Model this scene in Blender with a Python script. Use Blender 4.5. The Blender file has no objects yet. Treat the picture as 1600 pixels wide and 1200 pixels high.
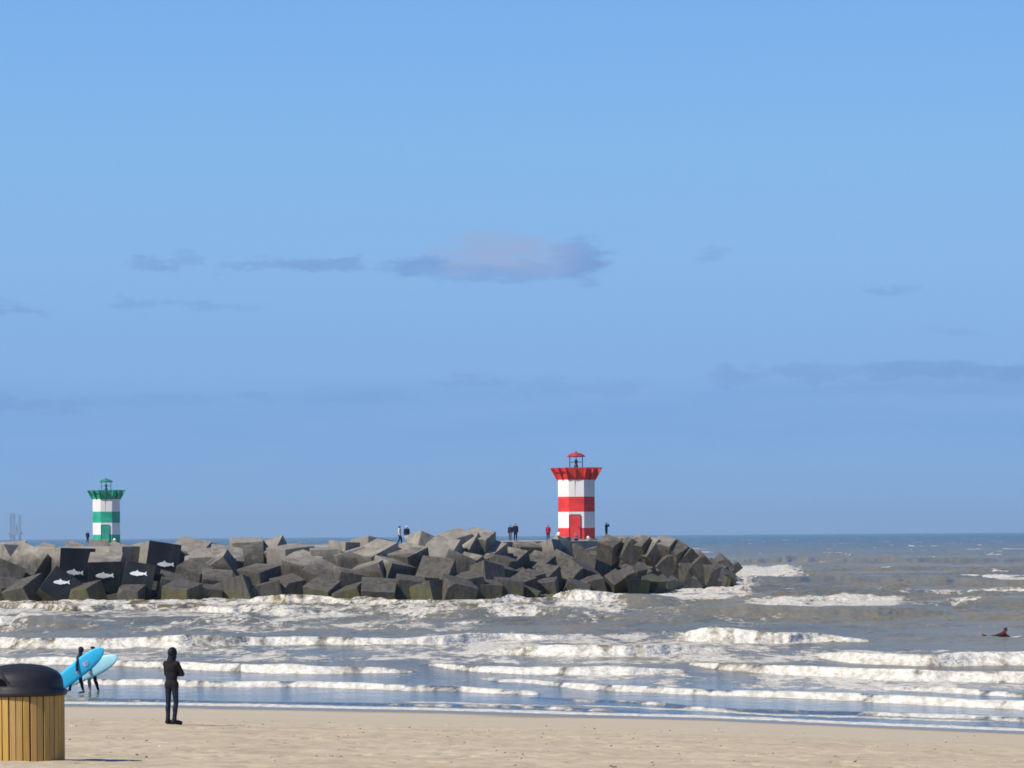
import bpy, bmesh, math, random
import numpy as np
from mathutils import Vector, Matrix, Euler, noise as mnoise

# ------------------------------------------------------------------ camera, sky, sun, exposure
scene = bpy.context.scene
R = math.radians
rng = random.Random(11)
NR = np.random.RandomState(5)
FOC = 5000.0          # focal length in photo pixels (1600 wide)
H = 5.7               # eye height above the sea
ROLL = 0.007
HOR = 836.0

cam_d = bpy.data.cameras.new('camera')
cam = bpy.data.objects.new('camera', cam_d)
scene.collection.objects.link(cam)
cam.location = (0, 0, H)
cam.rotation_euler = (math.pi/2, ROLL, 0)
cam_d.sensor_width = 36.0
cam_d.lens = 36.0*FOC/1600.0
cam_d.shift_y = (HOR-600.0)/1600.0
cam_d.clip_start = 0.5
cam_d.clip_end = 60000
scene.camera = cam

def uw(x, y):
    """photo pixel -> (X/D, (z-H)/D)"""
    a, b = x-800.0, y-HOR
    return ((a-ROLL*b)/FOC, -(b+ROLL*a)/FOC)
def at(x, y, D):
    u, w = uw(x, y)
    return Vector((u*D, D, H+w*D))
def ground(x, y, z=0.0):
    u, w = uw(x, y)
    D = (z-H)/w
    return Vector((u*D, D, z))
def topix(X, Y, Z):
    u, w = X/Y, (Z-H)/Y
    return (800+FOC*u, HOR-FOC*w-ROLL*FOC*u)

SUN_AZ = R(52)      # degrees to the left of straight behind the camera
SUN_EL = R(44)
sdir = Vector((-math.sin(SUN_AZ)*math.cos(SUN_EL), -math.cos(SUN_AZ)*math.cos(SUN_EL), math.sin(SUN_EL)))
sun_d = bpy.data.lights.new('sun', 'SUN')
sun_d.energy = 4.9
sun_d.angle = R(0.5)
sun_d.color = (1.0, 0.93, 0.82)
sun = bpy.data.objects.new('sun', sun_d)
scene.collection.objects.link(sun)
sun.rotation_euler = sdir.to_track_quat('Z', 'Y').to_euler()
sun.location = (-50, -50, 80)

scene.view_settings.view_transform = 'Standard'
scene.view_settings.look = 'None'
scene.view_settings.exposure = 0.0
scene.view_settings.gamma = 1.0
scene.view_settings.use_curve_mapping = False
scene.cycles.use_denoising = True
scene.cycles.filter_width = 1.7
scene.cycles.volume_bounces = 1
scene.cycles.max_bounces = 6
scene.cycles.sample_clamp_indirect = 4

def lin(c):
    c = c/255.0
    return c/12.92 if c <= 0.04045 else ((c+0.055)/1.055)**2.4
def rgb(r, g, b):
    return (lin(r), lin(g), lin(b), 1.0)

class NT:
    """tiny node-tree helper"""
    def __init__(s, tree):
        s.t = tree; s.n = tree.nodes; s.l = tree.links
    def new(s, kind, **kw):
        nd = s.n.new(kind)
        for k, v in kw.items():
            setattr(nd, k, v)
        return nd
    def put(s, sock, v):
        if v is None: return
        if hasattr(v, 'is_output') or isinstance(v, bpy.types.NodeSocket):
            s.l.new(v, sock)
        else:
            sock.default_value = v
    def math(s, op, a, b=None, c=None, clamp=False):
        nd = s.new('ShaderNodeMath', operation=op, use_clamp=clamp)
        s.put(nd.inputs[0], a); s.put(nd.inputs[1], b); s.put(nd.inputs[2], c)
        return nd.outputs[0]
    def mix(s, f, a, b, kind='MIX'):
        nd = s.new('ShaderNodeMix', data_type='RGBA', blend_type=kind)
        nd.clamp_factor = True
        s.put(nd.inputs[0], f); s.put(nd.inputs[6], a); s.put(nd.inputs[7], b)
        return nd.outputs[2]
    def smooth(s, v, a, b, lo=0.0, hi=1.0):
        nd = s.new('ShaderNodeMapRange', interpolation_type='SMOOTHSTEP')
        s.put(nd.inputs[0], v)
        nd.inputs[1].default_value = a; nd.inputs[2].default_value = b
        nd.inputs[3].default_value = lo; nd.inputs[4].default_value = hi
        return nd.outputs[0]
    def ramp(s, v, stops, interp='LINEAR'):
        nd = s.new('ShaderNodeValToRGB')
        cr = nd.color_ramp; cr.interpolation = interp
        while len(cr.elements) < len(stops): cr.elements.new(0.5)
        for e, (p, c) in zip(cr.elements, stops):
            e.position = p; e.color = c
        s.put(nd.inputs[0], v)
        return nd.outputs[0]
    def noise(s, vec, scale=1.0, detail=4.0, rough=0.55, dist=0.0):
        nd = s.new('ShaderNodeTexNoise')
        s.put(nd.inputs['Vector'], vec)
        nd.inputs['Scale'].default_value = scale
        nd.inputs['Detail'].default_value = detail
        nd.inputs['Roughness'].default_value = rough
        nd.inputs['Distortion'].default_value = dist
        return nd.outputs[0]
    def mapv(s, vec, scale=(1, 1, 1), loc=(0, 0, 0), rot=(0, 0, 0)):
        nd = s.new('ShaderNodeMapping')
        s.put(nd.inputs[0], vec)
        nd.inputs['Location'].default_value = loc
        nd.inputs['Rotation'].default_value = rot
        nd.inputs['Scale'].default_value = scale
        return nd.outputs[0]
    def bump(s, h, strength=0.5, dist=0.05, normal=None):
        nd = s.new('ShaderNodeBump')
        nd.inputs['Strength'].default_value = strength
        nd.inputs['Distance'].default_value = dist
        s.put(nd.inputs['Height'], h)
        if normal is not None: s.l.new(normal, nd.inputs['Normal'])
        return nd.outputs[0]

# ---- world
world = bpy.data.worlds.new('World')
scene.world = world
world.use_nodes = True
W = NT(world.node_tree)
W.n.clear()
tc = W.new('ShaderNodeTexCoord').outputs['Generated']
sx = W.new('ShaderNodeSeparateXYZ'); W.l.new(tc, sx.inputs[0])
ycl = W.math('MAXIMUM', sx.outputs[1], 0.05)
U = W.math('DIVIDE', sx.outputs[0], ycl)
V = W.math('DIVIDE', sx.outputs[2], ycl)
sky = W.new('ShaderNodeTexSky', sky_type='NISHITA')
sky.sun_disc = False
sky.sun_elevation = SUN_EL
sky.sun_rotation = math.atan2(sdir.x, sdir.y)
sky.air_density = 1.0; sky.dust_density = 0.3; sky.ozone_density = 3.0
el = W.math('ARCSINE', sx.outputs[2])
base = W.ramp(W.math('DIVIDE', el, 0.6), [
    (0.0, rgb(113, 168, 228)), (0.055, rgb(114, 166, 225)), (0.10, rgb(122, 173, 229)), (0.14, rgb(130, 180, 234)),
    (0.20, rgb(129, 183, 238)), (0.28, rgb(118, 176, 240)), (0.55, rgb(70, 122, 205)), (1.0, rgb(34, 74, 156))])
nish = W.mix(1.0, sky.outputs[0], (0.1, 0.1, 0.1, 1), 'MULTIPLY')
skyc = W.mix(0.12, base, nish)

# cloud bands: low far clouds, given by direction
cv = W.new('ShaderNodeCombineXYZ'); W.l.new(U, cv.inputs[0]); W.l.new(V, cv.inputs[1])
n1 = W.noise(W.mapv(cv.outputs[0], (75, 240, 1)), 1.0, 8, 0.68)
n2 = W.noise(W.mapv(cv.outputs[0], (75, 240, 1), (7.3, 2.1, 0)), 1.0, 7, 0.66)
n3 = W.noise(W.mapv(cv.outputs[0], (14, 110, 1), (3, 9, 0)), 1.0, 5, 0.55)
Uw = W.math('ADD', U, W.math('MULTIPLY', W.math('SUBTRACT', n1, 0.5), 0.026))
Vw = W.math('ADD', V, W.math('MULTIPLY', W.math('SUBTRACT', n2, 0.5), 0.013))
def blob(cx, cy, rx, ry, s):
    cu, cw = uw(cx, cy)
    a = W.math('DIVIDE', W.math('SUBTRACT', Uw, cu), rx/FOC)
    b = W.math('DIVIDE', W.math('SUBTRACT', Vw, cw), ry/FOC)
    d = W.math('ADD', W.math('MULTIPLY', a, a), W.math('MULTIPLY', b, b))
    m = W.smooth(d, 1.9, 0.0, 0.0, s)
    return m
def union(ms):
    acc = ms[0]
    for m in ms[1:]: acc = W.math('MAXIMUM', acc, m)
    return acc
dark = union([blob(*a) for a in [
    (250, 414, 45, 9, .55), (295, 405, 22, 9, .4), (395, 414, 60, 8, .45), (420, 408, 22, 8, .4), (480, 414, 60, 9, .6), (545, 414, 32, 10, .6),
    (660, 418, 62, 14, .75), (905, 408, 42, 30, .85), (780, 424, 150, 14, .6),
    (20, 484, 55, 7, .45), (215, 474, 38, 7, .42), (320, 480, 90, 6, .38), (0, 470, 14, 6, .3),
    (1385, 455, 36, 9, .45), (1108, 400, 28, 8, .28), (1500, 520, 36, 9, .25),
    (1150, 590, 46, 16, .5), (1260, 583, 60, 12, .45), (1460, 580, 150, 13, .6), (1590, 583, 60, 14, .65), (1450, 606, 260, 10, .3), (710, 596, 40, 8, .35), (770, 598, 40, 8, .33), (930, 606, 80, 11, .35),
    (850, 600, 50, 10, .3), (40, 632, 130, 10, .5), (260, 625, 110, 10, .38), (405, 622, 40, 9, .35), (560, 622, 90, 12, .35)]])
haze_band = W.math('MULTIPLY', W.math('MULTIPLY', W.smooth(V, uw(800, 580)[1], uw(800, 625)[1], 0, 1), W.smooth(V, uw(800, 790)[1], uw(800, 650)[1], 0, 1)), W.smooth(n3, 0.3, 0.7, 0.1, 0.5))
skyc = W.mix(haze_band, skyc, rgb(116, 162, 224))
dark = W.math('MULTIPLY', dark, W.smooth(n3, 0.25, 0.6, 0.65, 1.1))
skyc = W.mix(dark, skyc, rgb(116, 155, 212))
light = W.math('MULTIPLY', union([blob(*a) for a in [(790, 396, 95, 30, .85), (735, 402, 60, 24, .6), (850, 402, 60, 26, .65)]]), W.smooth(n1, 0.25, 0.7, 0.35, 1.0))
skyc = W.mix(light, skyc, rgb(153, 173, 214))
low = W.smooth(sx.outputs[2], -0.02, 0.0)
skyc = W.mix(low, rgb(98, 120, 140), skyc)
bg = W.new('ShaderNodeBackground'); W.l.new(skyc, bg.inputs[0]); bg.inputs[1].default_value = 1.0
wo = W.new('ShaderNodeOutputWorld'); W.l.new(bg.outputs[0], wo.inputs[0])

# ------------------------------------------------------------------ helpers
col = scene.collection
def tag(o, label=None, cat=None, group=None, kind=None):
    if label: o['label'] = label
    if cat: o['category'] = cat
    if group: o['group'] = group
    if kind: o['kind'] = kind
    return o
def empty(name, loc, rz=0.0):
    o = bpy.data.objects.new(name, None); col.objects.link(o)
    o.location = loc; o.rotation_euler = (0, 0, rz); o.empty_display_size = 0.3
    return o
def link_mesh(name, me, mats, parent=None):
    o = bpy.data.objects.new(name, me); col.objects.link(o)
    for m in (mats if isinstance(mats, (list, tuple)) else [mats]): me.materials.append(m)
    if parent is not None: o.parent = parent
    return o
def from_bm(name, bm, mats, parent=None, smooth=False):
    me = bpy.data.meshes.new(name)
    bmesh.ops.recalc_face_normals(bm, faces=bm.faces)
    bm.to_mesh(me); bm.free()
    if smooth:
        me.polygons.foreach_set('use_smooth', [True]*len(me.polygons))
    return link_mesh(name, me, mats, parent)
def principled(name, color, rough=0.6, spec=0.5, metal=0.0):
    m = bpy.data.materials.new(name); m.use_nodes = True
    t = NT(m.node_tree)
    b = t.n['Principled BSDF']
    b.inputs['Base Color'].default_value = color
    b.inputs['Roughness'].default_value = rough
    b.inputs['Specular IOR Level'].default_value = spec
    b.inputs['Metallic'].default_value = metal
    return m, t, b
def paint(name, color, rough=0.5, var=0.12, scale=3.0, spec=0.4, dirt=None):
    m, t, b = principled(name, color, rough, spec)
    pos = t.new('ShaderNodeTexCoord').outputs['Object']
    n = t.noise(pos, scale, 6, 0.6)
    dk = tuple(c*(1-2.2*var) for c in color[:3])+(1,)
    lt = tuple(min(1, c*(1+var)) for c in color[:3])+(1,)
    c = t.mix(t.smooth(n, 0.3, 0.7), dk, lt)
    if dirt:
        st = t.noise(t.mapv(pos, (5, 5, 0.35)), 1.0, 5, 0.65)
        c = t.mix(t.smooth(st, 0.55, 0.78, 0, dirt[1]), c, dirt[0])
    t.l.new(c, b.inputs['Base Color'])
    t.l.new(t.bump(t.noise(pos, scale*6, 4), 0.15, 0.01), b.inputs['Normal'])
    return m
def bx(bm, c, s, rot=None):
    M = Matrix.Translation(c)
    if rot is not None: M = M @ rot.to_matrix().to_4x4()
    M = M @ Matrix.Diagonal((s[0], s[1], s[2], 1))
    return bmesh.ops.create_cube(bm, size=1.0, matrix=M)['verts']
def tube(bm, a, b, ra, rb=None, n=8, caps=True):
    a, b = Vector(a), Vector(b); rb = ra if rb is None else rb
    d = b-a; q = d.to_track_quat('Z', 'Y').to_matrix()
    r0 = [bm.verts.new(a+q@Vector((ra*math.cos(2*math.pi*i/n), ra*math.sin(2*math.pi*i/n), 0))) for i in range(n)]
    r1 = [bm.verts.new(b+q@Vector((rb*math.cos(2*math.pi*i/n), rb*math.sin(2*math.pi*i/n), 0))) for i in range(n)]
    for i in range(n):
        bm.faces.new((r0[i], r0[(i+1) % n], r1[(i+1) % n], r1[i]))
    if caps:
        bm.faces.new(r0[::-1]); bm.faces.new(r1)
def lathe(bm, prof, n=32, rot=0.0, close_top=True, close_bot=True, c=(0, 0, 0)):
    rings = []
    for (r, z) in prof:
        rings.append([bm.verts.new((c[0]+r*math.cos(rot+2*math.pi*i/n), c[1]+r*math.sin(rot+2*math.pi*i/n), c[2]+z)) for i in range(n)])
    for k in range(len(rings)-1):
        for i in range(n):
            bm.faces.new((rings[k][i], rings[k][(i+1) % n], rings[k+1][(i+1) % n], rings[k+1][i]))
    if close_bot: bm.faces.new(rings[0][::-1])
    if close_top: bm.faces.new(rings[-1])
    return rings

# numpy value noise -------------------------------------------------
def vnoise(x, y, seed=0):
    xi = np.floor(x).astype(np.int64); yi = np.floor(y).astype(np.int64)
    fx = x-xi; fy = y-yi
    fx = fx*fx*(3-2*fx); fy = fy*fy*(3-2*fy)
    def h(a, b):
        n = (a*374761393+b*668265263+seed*974711) & 0x7fffffff
        n = ((n ^ (n >> 13))*1274126177) & 0x7fffffff
        n = (n ^ (n >> 16))
        return (n & 0xffff)/65535.0
    v = (h(xi, yi)*(1-fx)+h(xi+1, yi)*fx)*(1-fy)+(h(xi, yi+1)*(1-fx)+h(xi+1, yi+1)*fx)*fy
    return v
def fbm(x, y, seed=0, oct=4, gain=0.5):
    a, s, t = 1.0, 0.0, 0.0
    for k in range(oct):
        s = s+a*vnoise(x, y, seed+k*17); t += a
        a *= gain; x = x*2.03+11.7; y = y*2.03+5.1
    return s/t
def sst(x, a, b):
    t = np.clip((x-a)/(b-a), 0, 1)
    return t*t*(3-2*t)

def grid_mesh(name, X, Y, Z, attrs=None):
    nr, nc = X.shape
    me = bpy.data.meshes.new(name)
    me.vertices.add(nr*nc)
    co = np.stack([X, Y, Z], -1).astype(np.float32).reshape(-1)
    me.vertices.foreach_set('co', co)
    idx = np.arange(nr*nc).reshape(nr, nc)
    q = np.stack([idx[:-1, :-1], idx[:-1, 1:], idx[1:, 1:], idx[1:, :-1]], -1).reshape(-1, 4)
    nf = len(q)
    me.loops.add(nf*4); me.polygons.add(nf)
    me.loops.foreach_set('vertex_index', q.reshape(-1).astype(np.int32))
    me.polygons.foreach_set('loop_start', (np.arange(nf)*4).astype(np.int32))
    me.polygons.foreach_set('loop_total', np.full(nf, 4, np.int32))
    me.polygons.foreach_set('use_smooth', np.ones(nf, bool))
    for k, v in (attrs or {}).items():
        at_ = me.attributes.new(k, 'FLOAT', 'POINT')
        at_.data.foreach_set('value', v.astype(np.float32).reshape(-1))
    me.update(calc_edges=True)
    return me

# ------------------------------------------------------------------ beach
edge_pts = [(-160, 1093), (0, 1096), (130, 1100), (268, 1101.5), (500, 1106), (700, 1110), (900, 1116), (1100, 1121), (1300, 1130), (1600, 1142), (1800, 1150)]
_e = [ground(x, y) for x, y in edge_pts]
_eu = np.array([p.x/p.y for p in _e]); _ed = np.array([p.y for p in _e]); _ex = np.array([p.x for p in _e])
def edge_D(X):
    X = np.asarray(X, float)
    r = np.interp(X, _ex, _ed)
    r = np.where(X < _ex[0], _ed[0]-(X-_ex[0])*0.35, r)
    return np.where(X > _ex[-1], _ed[-1]-(X-_ex[-1])*0.7, r)
SL = 0.041
def sand_z(X, Y):
    s = edge_D(X)-Y
    z = 0.037*s+0.00011*s*s
    z = np.where(s < 0, np.maximum(0.028*s, -3.0), z)
    z = np.where(s > 75, 3.394+0.01*(s-75), z)
    return z
def sand_full(X, Y):
    z = sand_z(X, Y)
    s = edge_D(X)-Y
    dry = sst(s, 16, 34)
    b = (fbm(X*4.0, Y*1.8, 3, 4, 0.6)-0.5)*0.04*dry
    b += (fbm(X*0.35, Y*0.25, 9, 3)-0.5)*0.05*sst(s, 3, 30)
    pit = fbm(X*4.6+40, Y*1.5, 21, 2)
    b -= sst(pit, 0.66, 0.82)*0.05*dry
    return z+b
def axis_y(pieces):
    out = []
    for a, b, st in pieces:
        out += list(np.arange(a, b, st))
    return np.array(out)
ys = axis_y([(-30, 34, 2.0), (34, 60, 0.09), (60, 122, 0.16), (122, 700, 12.0)])
ys = np.concatenate([ys, [800, 1500, 4000, 9000, 16000]])
xsn = np.linspace(-1, 1, 640)
Yg, Sg = np.meshgrid(ys, xsn, indexing='ij')
Xg = Sg*(12+0.24*np.abs(Yg))
Zg = sand_full(Xg, Yg)
m_sand, t, b = principled('sand', (0.5, 0.41, 0.3, 1), 0.95, 0.2)
pos = t.new('ShaderNodeNewGeometry').outputs['Position']
wet_at = t.new('ShaderNodeAttribute', attribute_name='wet').outputs['Fac']
c1 = t.mix(t.smooth(t.noise(pos, 0.35, 5, 0.6), 0.3, 0.7), (0.52, 0.43, 0.275, 1), (0.62, 0.52, 0.34, 1))
c1 = t.mix(t.smooth(t.noise(t.mapv(pos, (2.2, 0.6, 1)), 1.0, 5, 0.7), 0.42, 0.72, 0, 0.55), c1, (0.36, 0.28, 0.19, 1))
c1 = t.mix(t.smooth(t.noise(t.mapv(pos, (9, 4, 9)), 1.0, 3, 0.6), 0.58, 0.75, 0, 0.4), c1, (0.66, 0.56, 0.44, 1))
damp = t.smooth(wet_at, 0.15, 0.6)
c1 = t.mix(damp, c1, t.mix(t.noise(t.mapv(pos, (0.12, 0.3, 1)), 1.0, 4), (0.51, 0.435, 0.30, 1), (0.58, 0.50, 0.35, 1)))
c1 = t.mix(t.smooth(wet_at, 0.82, 0.97), c1, (0.22, 0.185, 0.125, 1))
t.l.new(c1, b.inputs['Base Color'])
rgh = t.smooth(wet_at, 0.86, 0.97, 0.95, 0.22)
t.l.new(rgh, b.inputs['Roughness'])
t.l.new(t.bump(t.noise(pos, 14, 4, 0.7), 0.6, 0.02), b.inputs['Normal'])
sE = edge_D(Xg)-Yg
wetv = np.clip(1-(sE-2.0)/34.0, 0, 1)+0.0
wetv = np.clip(wetv+(fbm(Xg*0.25, Yg*0.2, 77, 3)-0.5)*0.25*sst(sE, 2, 10), 0, 1)
beach = link_mesh('beach', grid_mesh('beach', Xg, Yg, Zg, {'wet': wetv}), m_sand)
tag(beach, kind='structure')

# ------------------------------------------------------------------ sea
NC = 760
us = np.linspace(-0.235, 0.235, NC)
Ds = axis_y([(86, 130, 0.22), (130, 230, 0.3), (230, 330, 0.42), (330, 520, 0.9)])
d = 520.0; tail = []
while d < 16500:
    tail.append(d); d *= 1.009
Ds = np.concatenate([Ds, tail])
Dg, Ug = np.meshgrid(Ds, us, indexing='ij')
Xs = Ug*Dg
pxs = 800+FOC*us   # photo x of each column

# breaking waves traced as crest lines: (x, y_top, y_foot); foam strength; back length factor
WAVES = [
 # near the shore
 ('C', 1.0, [(-300, 1052, 1064), (0, 1057, 1068), (150, 1059, 1070), (300, 1063, 1073), (500, 1064, 1074), (600, 1067, 1077), (750, 1074, 1083), (830, 1080, 1087)]),
 ('C2', 1.0, [(780, 1060, 1066), (840, 1062, 1069), (900, 1066, 1078), (1000, 1069, 1082), (1100, 1075, 1087), (1200, 1078, 1090), (1300, 1081, 1095), (1400, 1083, 1099), (1500, 1089, 1105), (1600, 1092, 1110), (1900, 1100, 1118)]),
 ('C3', 0.9, [(1380, 1074, 1080), (1450, 1072, 1084), (1600, 1082, 1094), (1800, 1088, 1100)]),
 ('D', 0.85, [(835, 1088, 1091), (900, 1091, 1096), (1000, 1095, 1101), (1100, 1105, 1110), (1300, 1111, 1117), (1450, 1116, 1122), (1600, 1121, 1128), (1900, 1131, 1138)]),
 ('D1', 0.7, [(-300, 1086, 1090), (130, 1090, 1094), (300, 1093, 1097), (500, 1097, 1100), (700, 1100, 1104), (900, 1105, 1110), (1000, 1110, 1113)]),
 ('B', 1.0, [(-300, 1016, 1030), (0, 1023, 1037), (200, 1027, 1041), (300, 1033, 1047), (400, 1034, 1052), (500, 1036, 1054), (620, 1041, 1052), (640, 1048, 1051)]),
 ('B2', 1.0, [(670, 1035, 1039), (700, 1034, 1046), (800, 1037, 1054), (900, 1039, 1056), (1000, 1040, 1057), (1060, 1045, 1052)]),
 ('B3', 1.0, [(1080, 1034, 1038), (1110, 1033, 1046), (1200, 1035, 1052), (1300, 1040, 1058), (1400, 1044, 1065), (1500, 1047, 1067), (1600, 1050, 1069), (1900, 1056, 1078)]),
 ('A', 1.0, [(-300, 990, 1006), (0, 995, 1013), (150, 992, 1014), (300, 989, 1014), (400, 992, 1009), (600, 992, 1008), (700, 988, 1006), (770, 984, 1002), (850, 990, 1000), (900, 994, 998)]),
 ('A2', 1.0, [(745, 1016, 1022), (800, 1010, 1024), (850, 1004, 1026), (920, 1001, 1027), (1000, 1002, 1027), (1070, 1003, 1021), (1125, 1013, 1019)]),
 ('E', 1.0, [(1280, 1022, 1026), (1300, 1014, 1036), (1350, 1013, 1040), (1450, 1014, 1044), (1600, 1015, 1040), (1900, 1018, 1048)]),
 ('F', 1.0, [(1070, 988, 1002), (1100, 977, 1005), (1180, 979, 1007), (1240, 981, 1006), (1280, 986, 1004), (1320, 992, 1002), (1350, 998, 1002)]),
 # close to the rocks
 ('G', 1.0, [(868, 928, 942), (888, 918, 944), (930, 921, 945), (962, 925, 944), (985, 932, 943)]),
 ('Gs', 0.12, [(960, 928, 946), (1000, 928, 952), (1040, 930, 952), (1060, 938, 950)]),
 ('H', 1.0, [(-300, 955, 975), (0, 961, 982), (40, 964, 980), (62, 972, 979)]),
 ('Hs', 0.15, [(30, 962, 984), (80, 966, 986), (130, 972, 986), (170, 978, 984)]),
 ('I', 0.9, [(300, 950, 955), (325, 943, 957), (360, 945, 959), (385, 952, 958)]),
 ('Is', 0.35, [(370, 944, 958), (420, 946, 962), (470, 950, 962), (520, 955, 961)]),
 ('J', 0.62, [(400, 932, 942), (440, 927, 944), (500, 933, 943), (600, 936, 946), (660, 938, 948), (720, 939, 948), (800, 934, 947), (870, 931, 944)]),
 ('K', 0.62, [(-300, 936, 946), (0, 938, 948), (40, 940, 952), (120, 943, 956), (200, 944, 952), (300, 942, 950)]),
 ('L', 0.25, [(640, 958, 966), (720, 950, 966), (800, 946, 964), (880, 950, 968), (960, 958, 972), (1060, 962, 975)]),
 ('M', 0.0, [(1010, 948, 960), (1060, 944, 966), (1150, 944, 968), (1300, 948, 970), (1420, 950, 966), (1480, 956, 964)]),
 ('N', 0.05, [(1480, 935, 945), (1550, 932, 950), (1700, 934, 954), (1900, 936, 958)]),
 ('O', 0.1, [(1050, 905, 915), (1200, 900, 912), (1400, 902, 915), (1600, 905, 918), (1900, 905, 918)]),
 ('P', 0.0, [(1150, 872, 880), (1300, 868, 878), (1500, 872, 881), (1900, 872, 882)]),
 ('Q', 1.0, [(1228, 922, 923), (1238, 914, 924), (1252, 918, 925), (1268, 922, 925)]),
 ('Rr', 1.0, [(1286, 862, 865), (1296, 857, 867), (1312, 861, 868), (1334, 866, 869)]),
 ('T', 1.0, [(1438, 869, 871), (1447, 864, 872), (1458, 868, 871)]),
 ('T2', 1.0, [(1534, 864, 866), (1542, 860, 867), (1554, 864, 866)]),
 ('T3', 0.9, [(1515, 923, 926), (1560, 920, 928), (1640, 922, 928)]),
 ('T4', 0.8, [(1450, 926, 928), (1480, 921, 929), (1500, 926, 929)]),
 ('T5', 0.8, [(1500, 898, 900), (1530, 894, 900), (1548, 898, 900)]),
 ('T6', 0.8, [(1350, 850, 852), (1362, 848, 852), (1372, 850, 852)]),
]
z = np.zeros_like(Dg); foam = np.zeros_like(Dg)
# general chop, growing with distance
sh = sst(Dg, 118, 240)
chop = (fbm(Xs*0.33, Dg*0.20, 31, 5, 0.6)-0.5)*1.0+(fbm(Xs*0.07+9, Dg*0.09, 61, 3)-0.5)*0.8
z += chop*sh
z += (fbm(Xs*0.5, Dg*0.3, 13, 3)-0.5)*0.07*(1-sh)*sst(Dg-edge_D(Xs), 3, 30)
for wi, (nm, st, pts) in enumerate(WAVES):
    px = np.array([p[0] for p in pts], float)
    fD = []; hh = []
    for (x, yt, yb) in pts:
        _, wb = uw(x, yb); _, wt = uw(x, yt)
        Df = -H/wb
        hgt = max(0.0, (H+wt*Df)/(1-2.0*wt))
        fD.append(Df); hh.append(hgt*(0.80 if yb > 1000 else 0.92))
    fx = np.interp(pxs, px, fD); hx = np.interp(pxs, px, hh)
    kk_ = np.exp(-np.linspace(-2.2, 2.2, 41)**2); kk_ /= kk_.sum()
    fx = np.convolve(np.pad(fx, 20, mode='edge'), kk_, 'valid'); hx = np.convolve(np.pad(hx, 20, mode='edge'), kk_, 'valid')
    taper = sst(pxs, px[0]-26, px[0]+6)*(1-sst(pxs, px[-1]-6, px[-1]+26))
    Xc = us*fx
    jit = (fbm(Xc*0.45, Xc*0+wi*3.3, 41+wi, 4)-0.5)
    fx = fx+jit*fx*fx/28500*4.0
    hx = hx*taper*(0.62+0.72*fbm(Xc*0.3, Xc*0+wi, 91+wi, 4, 0.45))
    F = fx[None, :]; hX = np.maximum(hx[None, :], 1e-4)
    r = Dg-F
    fl = (2.0*hX+0.2)*(1.0 if st >= 0.6 else 5.0)
    front = sst(r, 0, fl)
    back = np.exp(-np.maximum(r-fl, 0)/((3.0+7*hX)*(1.0 if st >= 0.6 else 1.6)))
    prof = np.where(r < fl, front, back)
    zz = hX*prof
    z = np.maximum(z, zz+z*0.35*(1-np.clip(prof, 0, 1)*0.7)) if st >= 0 else z
    if st > 0:
        tp = (taper*sst(hx, 0.02, 0.10))[None, :]
        run = 0.35+hX*1.6
        backw = (0.7+hX*1.5)*(0.3+1.3*fbm(Xs*0.3, Xs*0+wi*7, 131+wi, 3))
        f = sst(r, -run, fl*0.45)*(1-sst(r, fl+backw*0.3, fl+backw*2.2))
        if nm in ('J', 'K', 'L', 'I', 'Is', 'O', 'D1', 'D', 'C3'):
            f = f*(0.45+0.75*sst(fbm(Xs*0.22+wi, Dg*0.05, 201+wi, 4), 0.38, 0.6))
        hole = fbm(Xs*0.9+wi*5, Dg*0.35, 301+wi, 4, 0.6)
        f = f*(1-0.8*sst(hole, 0.47, 0.66)*(0.5+0.5*sst(r, fl*0.3, fl*1.5)))
        foam = np.maximum(foam, st*tp*f)
# foam clumps roughen the breaking faces
z += (foam > 0.4)*foam*(fbm(Xs*4.5, Dg*2.2, 8, 4, 0.65)-0.45)*0.085*np.clip(0.3+(Dg-100)/140, 0.2, 1)
# drifting foam (lace) zones : (x0,x1,y0,y1,amount)
lace = np.zeros_like(Dg)
Ypx = HOR+FOC*H/Dg-ROLL*FOC*Ug
Xpx = 800+FOC*Ug
def zone(x0, x1, y0, y1, a, e=40, ey=4):
    return a*sst(Xpx, x0-e, x0+e)*(1-sst(Xpx, x1-e, x1+e))*sst(Ypx, y0-ey, y0+ey)*(1-sst(Ypx, y1-ey, y1+ey))
for zn in [(-300, 1000, 936, 966, .50), (-300, 650, 966, 992, .34), (200, 760, 955, 990, .42), (-300, 700, 1012, 1036, .42), (380, 1000, 1008, 1034, .50), (650, 1300, 990, 1040, .5),
           (700, 1150, 1050, 1066, .45), (1000, 1650, 1052, 1080, .5), (1200, 1700, 1066, 1084, .48), (1030, 1160, 925, 940, .6), (1160, 1420, 934, 952, .62), (1400, 1700, 936, 948, .42),
           (1000, 1180, 905, 935, .72), (1060, 1250, 885, 905, .85), (1120, 1500, 1016, 1034, .5), (-300, 1000, 1050, 1062, .25), (1350, 1700, 918, 930, .35), (850, 1100, 935, 975, .3), (1050, 1350, 955, 985, .22), (-300, 1900, 975, 1000, .18)]:
    lace = np.maximum(lace, zone(*zn))
# swash line at the water's edge
se = Dg-edge_D(Xs)
ej = (fbm(Xs*0.25, Xs*0, 4, 4)-0.5)*3.0
sw = np.exp(-((se-0.3+ej*0.4)/1.3)**2)*0.95
sw = np.maximum(sw, np.exp(-((se-4.0-ej)/0.8)**2)*0.75*sst(fbm(Xs*0.12, Xs*0+3, 14, 3), 0.4, 0.6))
foam = np.maximum(foam, sw)
z = np.where(se < 2.5, z*np.clip(se/2.5, 0, 1)+0.0, z)
z += 0.02*np.exp(-((se-0.2)/1.0)**2)
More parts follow.
